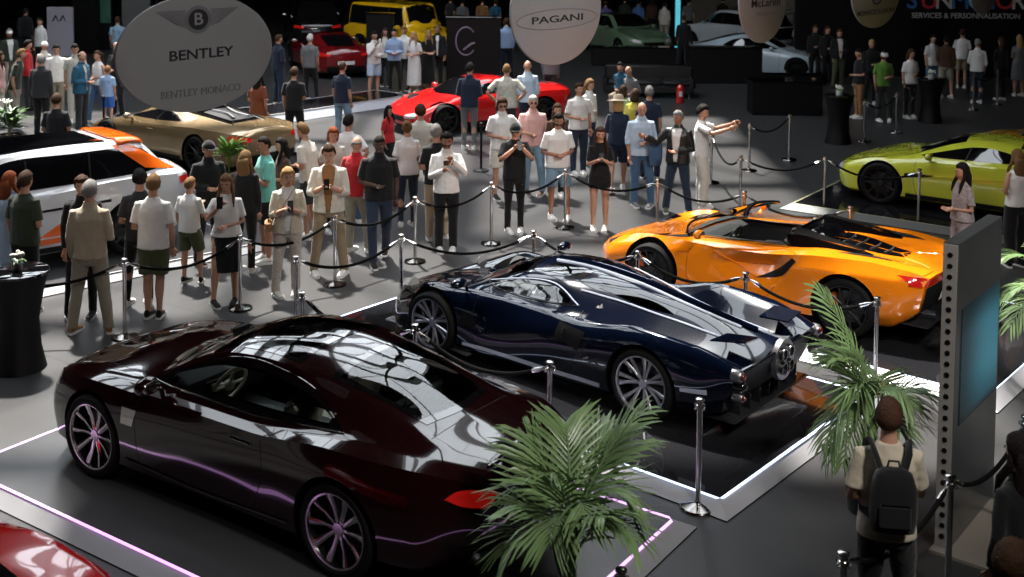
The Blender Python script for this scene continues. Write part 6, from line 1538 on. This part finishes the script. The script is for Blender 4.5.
Pn(506, 6, 190, 1.86, 'm', 'person in blue shirt half hidden behind the silver oval-lettered disc sign', ('short', 'brown'), ('shirt', 'lightblue'), ('trousers', 'navy'), 'black', foot=(506, 78))
# seated on the black sofa
for px, py, lb_, t_, b_, hr_ in ((624, 63, 'person seated on the black sofa in a dark blue shirt', ('shirt', 'petrol'), ('trousers', 'beige'), ('short', 'dark')), (634, 67, 'balding person seated on the black sofa in a grey-blue shirt', ('shirt', 'grey'), ('trousers', 'grey'), ('bald', 'grey'))):
    q = G(px, py, 1.30)
    k = 0
    pp = Pn(px, py, -35 if px < 630 else -50, 1.75, 'm', lb_, hr_, t_, b_, 'black', 'low', 'low', 'sit', 0, foot=None, sit=.42, lean=.25, z0=-.44)
    pp['root'].location = (q.x, q.y, 0)
# left background crowd
Pn(56, 94, 178, 1.78, 'm', 'person in a black t-shirt seen from behind just beyond the white wagon', ('short', 'brown'), ('tee', 'black'), ('trousers', 'black'), 'black', 'belly', 'belly')
Pn(41, 54, 170, 1.82, 'm', 'grey-haired person in a long black jacket seen from behind', ('short', 'grey'), ('suit', 'charcoal', 'black'), ('trousers', 'black'), 'black', foot=(42, 136))
Pn(16, 44, 100, 1.84, 'm', 'person in a dark green t-shirt bending forward near the left edge', ('short', 'light'), ('tee', 'dgreen'), ('trousers', 'stone'), 'black', 'down', 'down', lean=.2, foot=(15, 128))
Pn(56, 38, 20, 1.80, 'm', 'person in white shirt with a dark bag strap across the chest', ('short', 'dark'), ('tee', 'white'), ('trousers', 'stone'), 'white', foot=(57, 118))
Pn(75, 34, 10, 1.88, 'm', 'tall person in white polo shirt and white trousers', ('short', 'dark'), ('polo', 'offwhite'), ('trousers', 'offwhite'), 'white', 'down', 'down', foot=(76, 122))
Pn(82, 46, 70, 1.84, 'm', 'balding person in a blue blazer and dark grey trousers', ('bald', 'brown'), ('suit', 'petrol', 'white'), ('trousers', 'charcoal'), 'brown', 'belly', 'belly', foot=(82, 131))
Pn(99, 49, -30, 1.72, 'f', 'person in white top and jeans left of the red-capped child', ('pony', 'brown'), ('tank', 'white'), ('trousers', 'denim'), 'white', 'belly', 'belly', 'stride', foot=(99, 122))
Pn(107, 62, 175, 1.42, 'm', 'child with a red cap, light blue top and royal blue shorts', ('short', 'light'), ('tee', 'lightblue'), ('shorts', 'royal'), 'white', cap=('cap', 'red'), foot=(108, 126))
Pn(114, 36, -20, 1.84, 'm', 'bald person in a black polo shirt left of the winged sign', ('none', 'grey'), ('polo', 'black'), ('trousers', 'black'), 'black', 'down', 'belly', foot=(118, 116))
Pn(28, 38, 110, 1.78, 'm', 'person in a bright red hooded jacket near the left edge', ('short', 'dark'), ('jacket', 'red', 'black'), ('trousers', 'charcoal'), 'black', foot=(28, 110))
Pn(45, 44, 170, 1.70, 'f', 'person in a white headscarf and white top', ('none', 'dark'), ('shirt', 'offwhite'), ('longskirt', 'stone'), 'white', cap=('beanie', 'white'), foot=(45, 108))
Pn(8, 17, 40, 1.76, 'm', 'person in white cap and dark jacket at the upper left edge', ('short', 'grey'), ('jacket', 'dgreen', 'white'), ('trousers', 'stone'), 'black', cap=('cap', 'white'), foot=(10, 92))
Pn(2, 44, 100, 1.72, 'f', 'person in a pinkish white top cut by the left edge', ('long', 'brown'), ('shirt', 'pink'), ('trousers', 'offwhite'), 'white', foot=(0, 124))
Pn(40, 12, -20, 1.74, 'f', 'person in white shirt and black trousers left of the white panel with the small logo', ('short', 'dark'), ('roll', 'white'), ('trousers', 'black'), 'black', foot=(41, 74))
Pn(28, -8, 170, 1.80, 'm', 'person in black at the top edge left of the white logo panel', ('short', 'dark'), ('suit', 'black', 'black'), ('trousers', 'black'), 'black', foot=(26, 62))
Pn(118, 6, 190, 1.74, 'm', 'person in a faded blue shirt beyond the white panel, left of the winged sign', ('short', 'brown'), ('tee', 'lightdenim'), ('trousers', 'darkdenim'), 'black', foot=(118, 72))
# beyond the green saloon and the white hatchback
for px, py, fy, lab, hr, tp, bt in (
        (605, -8, 46, 'person in a purple-grey shirt at the top, right of the silver disc sign', ('short', 'brown'), ('shirt', 'purple'), ('trousers', 'black')),
        (624, -14, 40, 'person in dark green at the top, beyond the green saloon roof', ('short', 'dark'), ('shirt', 'dgreen'), ('trousers', 'black')),
        (638, -9, 44, 'person in a blue shirt beyond the green saloon roof', ('short', 'dark'), ('roll', 'blue'), ('trousers', 'black')),
        (651, -14, 40, 'person in a dark brown shirt left of the lit vertical sign', ('long', 'dark'), ('shirt', 'brown'), ('trousers', 'black')),
        (664, 0, 47, 'person in cream blouse behind the green saloon', ('bun', 'dark'), ('roll', 'offwhite'), ('trousers', 'stone')),
        (683, 3, 68, 'broad person in black in front of the white open hatchback', ('crew', 'brown'), ('shirt', 'black'), ('trousers', 'black')),
        (688, -12, 42, 'person in grey beyond the white hatchback roof', ('short', 'dark'), ('tee', 'grey'), ('trousers', 'black')),
        (722, -12, 40, 'person in black beyond the white hatchback, left of the two-name disc', ('short', 'dark'), ('shirt', 'black'), ('trousers', 'black')),
        (741, -12, 40, 'person in brown beyond the white hatchback, next to the two-name disc', ('short', 'red'), ('shirt', 'brown'), ('trousers', 'black')),
        (450, -14, 40, 'person in a dark top at the top edge above the black booth', ('short', 'brown'), ('tee', 'charcoal'), ('trousers', 'black')),
        (462, -10, 44, 'person in a grey striped top above the black booth', ('short', 'dark'), ('tee', 'grey'), ('trousers', 'black')),
        (482, -12, 42, 'person in a mustard top above the black booth', ('short', 'brown'), ('tee', 'tan'), ('trousers', 'black')),
        (495, -12, 44, 'person in a teal top above the black booth', ('short', 'brown'), ('tee', 'petrol'), ('trousers', 'black'))):
    Pn(px, py, 170 + (px * 37) % 50 - 25, 1.76, 'f' if hr[0] in ('long', 'bun') else 'm', lab, hr, tp, bt, 'black', foot=(px, fy), lod=2)
# right background, in the half dark
for px, py, fx, fy, ang, sx, lab, hr, tp, bt, kw in (
        (800, 8, 800, 70, 170, 'm', 'person in beige shirt right of the two-name disc', ('short', 'brown'), ('shirt', 'beige'), ('trousers', 'black'), {}),
        (812, 18, 814, 82, 0, 'f', 'person with brown hair in black behind the flower-topped table', ('long', 'auburn'), ('shirt', 'black'), ('trousers', 'black'), {}),
        (825, 16, 826, 84, 10, 'f', 'person in a black suit right of the brown-haired one', ('bob', 'brown'), ('suit', 'black', 'black'), ('trousers', 'black'), {}),
        (837, 24, 838, 88, 5, 'm', 'person in an open black jacket over white, olive trousers', ('short', 'brown'), ('jacket', 'black', 'white'), ('trousers', 'olive'), {}),
        (834, 6, 834, 66, 5, 'm', 'person in dark clothes right beneath the round watch-maker disc', ('short', 'dark'), ('shirt', 'charcoal'), ('trousers', 'black'), {}),
        (859, 41, 858, 118, -80, 'f', 'person in black top and tan trousers turned to the left', ('bun', 'dark'), ('tee', 'black'), ('slim', 'tan'), {}),
        (868, 32, 870, 104, 0, 'm', 'person in black with blond hair behind the tan trousers', ('short', 'blonde'), ('shirt', 'black'), ('trousers', 'black'), {}),
        (887, 40, 882, 121, 5, 'm', 'person in white cap and green t-shirt near a rope post', ('short', 'dark'), ('tee', 'green'), ('trousers', 'charcoal'), dict(cap=('cap', 'white'), beard='dark')),
        (909, 48, 909, 118, 15, 'f', 'person in white t-shirt and black trousers beside the right flower table', ('long', 'brown'), ('tee', 'white'), ('slim', 'black'), {}),
        (930, 24, 931, 96, 20, 'm', 'person in white t-shirt and jeans behind the right flower table', ('short', 'dark'), ('tee', 'white'), ('trousers', 'denim'), {}),
        (943, 26, 945, 98, 160, 'm', 'person in dark brown right of the right flower table', ('short', 'dark'), ('shirt', 'brown'), ('shorts', 'stone'), {}),
        (957, 26, 961, 88, 165, 'm', 'person in white t-shirt and khaki shorts with a strap', ('short', 'brown'), ('tee', 'white'), ('shorts', 'khaki'), {}),
        (977, 32, 976, 103, 170, 'm', 'person in white shirt and black jeans with a black crossbody strap', ('short', 'grey'), ('roll', 'white'), ('slim', 'darkdenim'), {}),
        (1000, 34, 1000, 100, 190, 'f', 'person in black near the right edge under the blue-lettered wall', ('long', 'brown'), ('shirt', 'black'), ('trousers', 'black'), {}),
        (1018, 26, 1018, 96, 180, 'f', 'person in a grey dress at the right edge under the blue-lettered wall', ('long', 'blonde'), ('dress', 'grey'), ('none', 'black'), {})):
    Pn(px, py, ang, 1.76, sx, lab, hr, tp, bt, 'white' if px > 840 else 'black', 'belly', 'down', foot=(fx, fy), lod=2, **kw)
Pn(964, 163, -80, 1.70, 'f', 'dark-haired person in patterned blouse beside the lime green car', ('long', 'dark'), ('blouse', mat('floral_cotton', (.30, .26, .26), .8, noise_amt=.7, nscale=30)), ('wide', mat('floral_cotton', (.3, .26, .26), .8)), 'white', 'belly', 'belly')
Pn(1019, 150, 190, 1.72, 'f', 'blonde person in white top and black trousers at the right edge before the lime car', ('long', 'light'), ('tank', 'white'), ('wide', 'black'), 'black', 'belly', 'belly')
# the jacket carried over an arm and straps
jk = empty('jacket', lb['M'].translation, lb['root'].rotation_euler.z, 'blue denim jacket folded over the arm of the light-blue-shirted person', 'jacket')
m = MB(); m.loft([[lb['T'](Vector((x, y, z))) for x, y, z in ring_] for ring_ in ([(.16 + a * .02, -.20 + b * .02, 1.20) for a, b in ((-5, -2), (5, -2), (6, 1), (-4, 2))], [(.19 + a * .022, -.20 + b * .03, 1.10) for a, b in ((-5, -2), (5, -2), (6, 1), (-4, 2))], [(.20 + a * .022, -.19 + b * .035, .85) for a, b in ((-5, -2), (5, -2), (6, 1), (-4, 2))], [(.20 + a * .018, -.18 + b * .02, .72) for a, b in ((-5, -2), (5, -2), (6, 1), (-4, 2))])])
m.build('folded_cloth', cloth(C['denim']), jk, remesh=.014, wrinkle=.01)
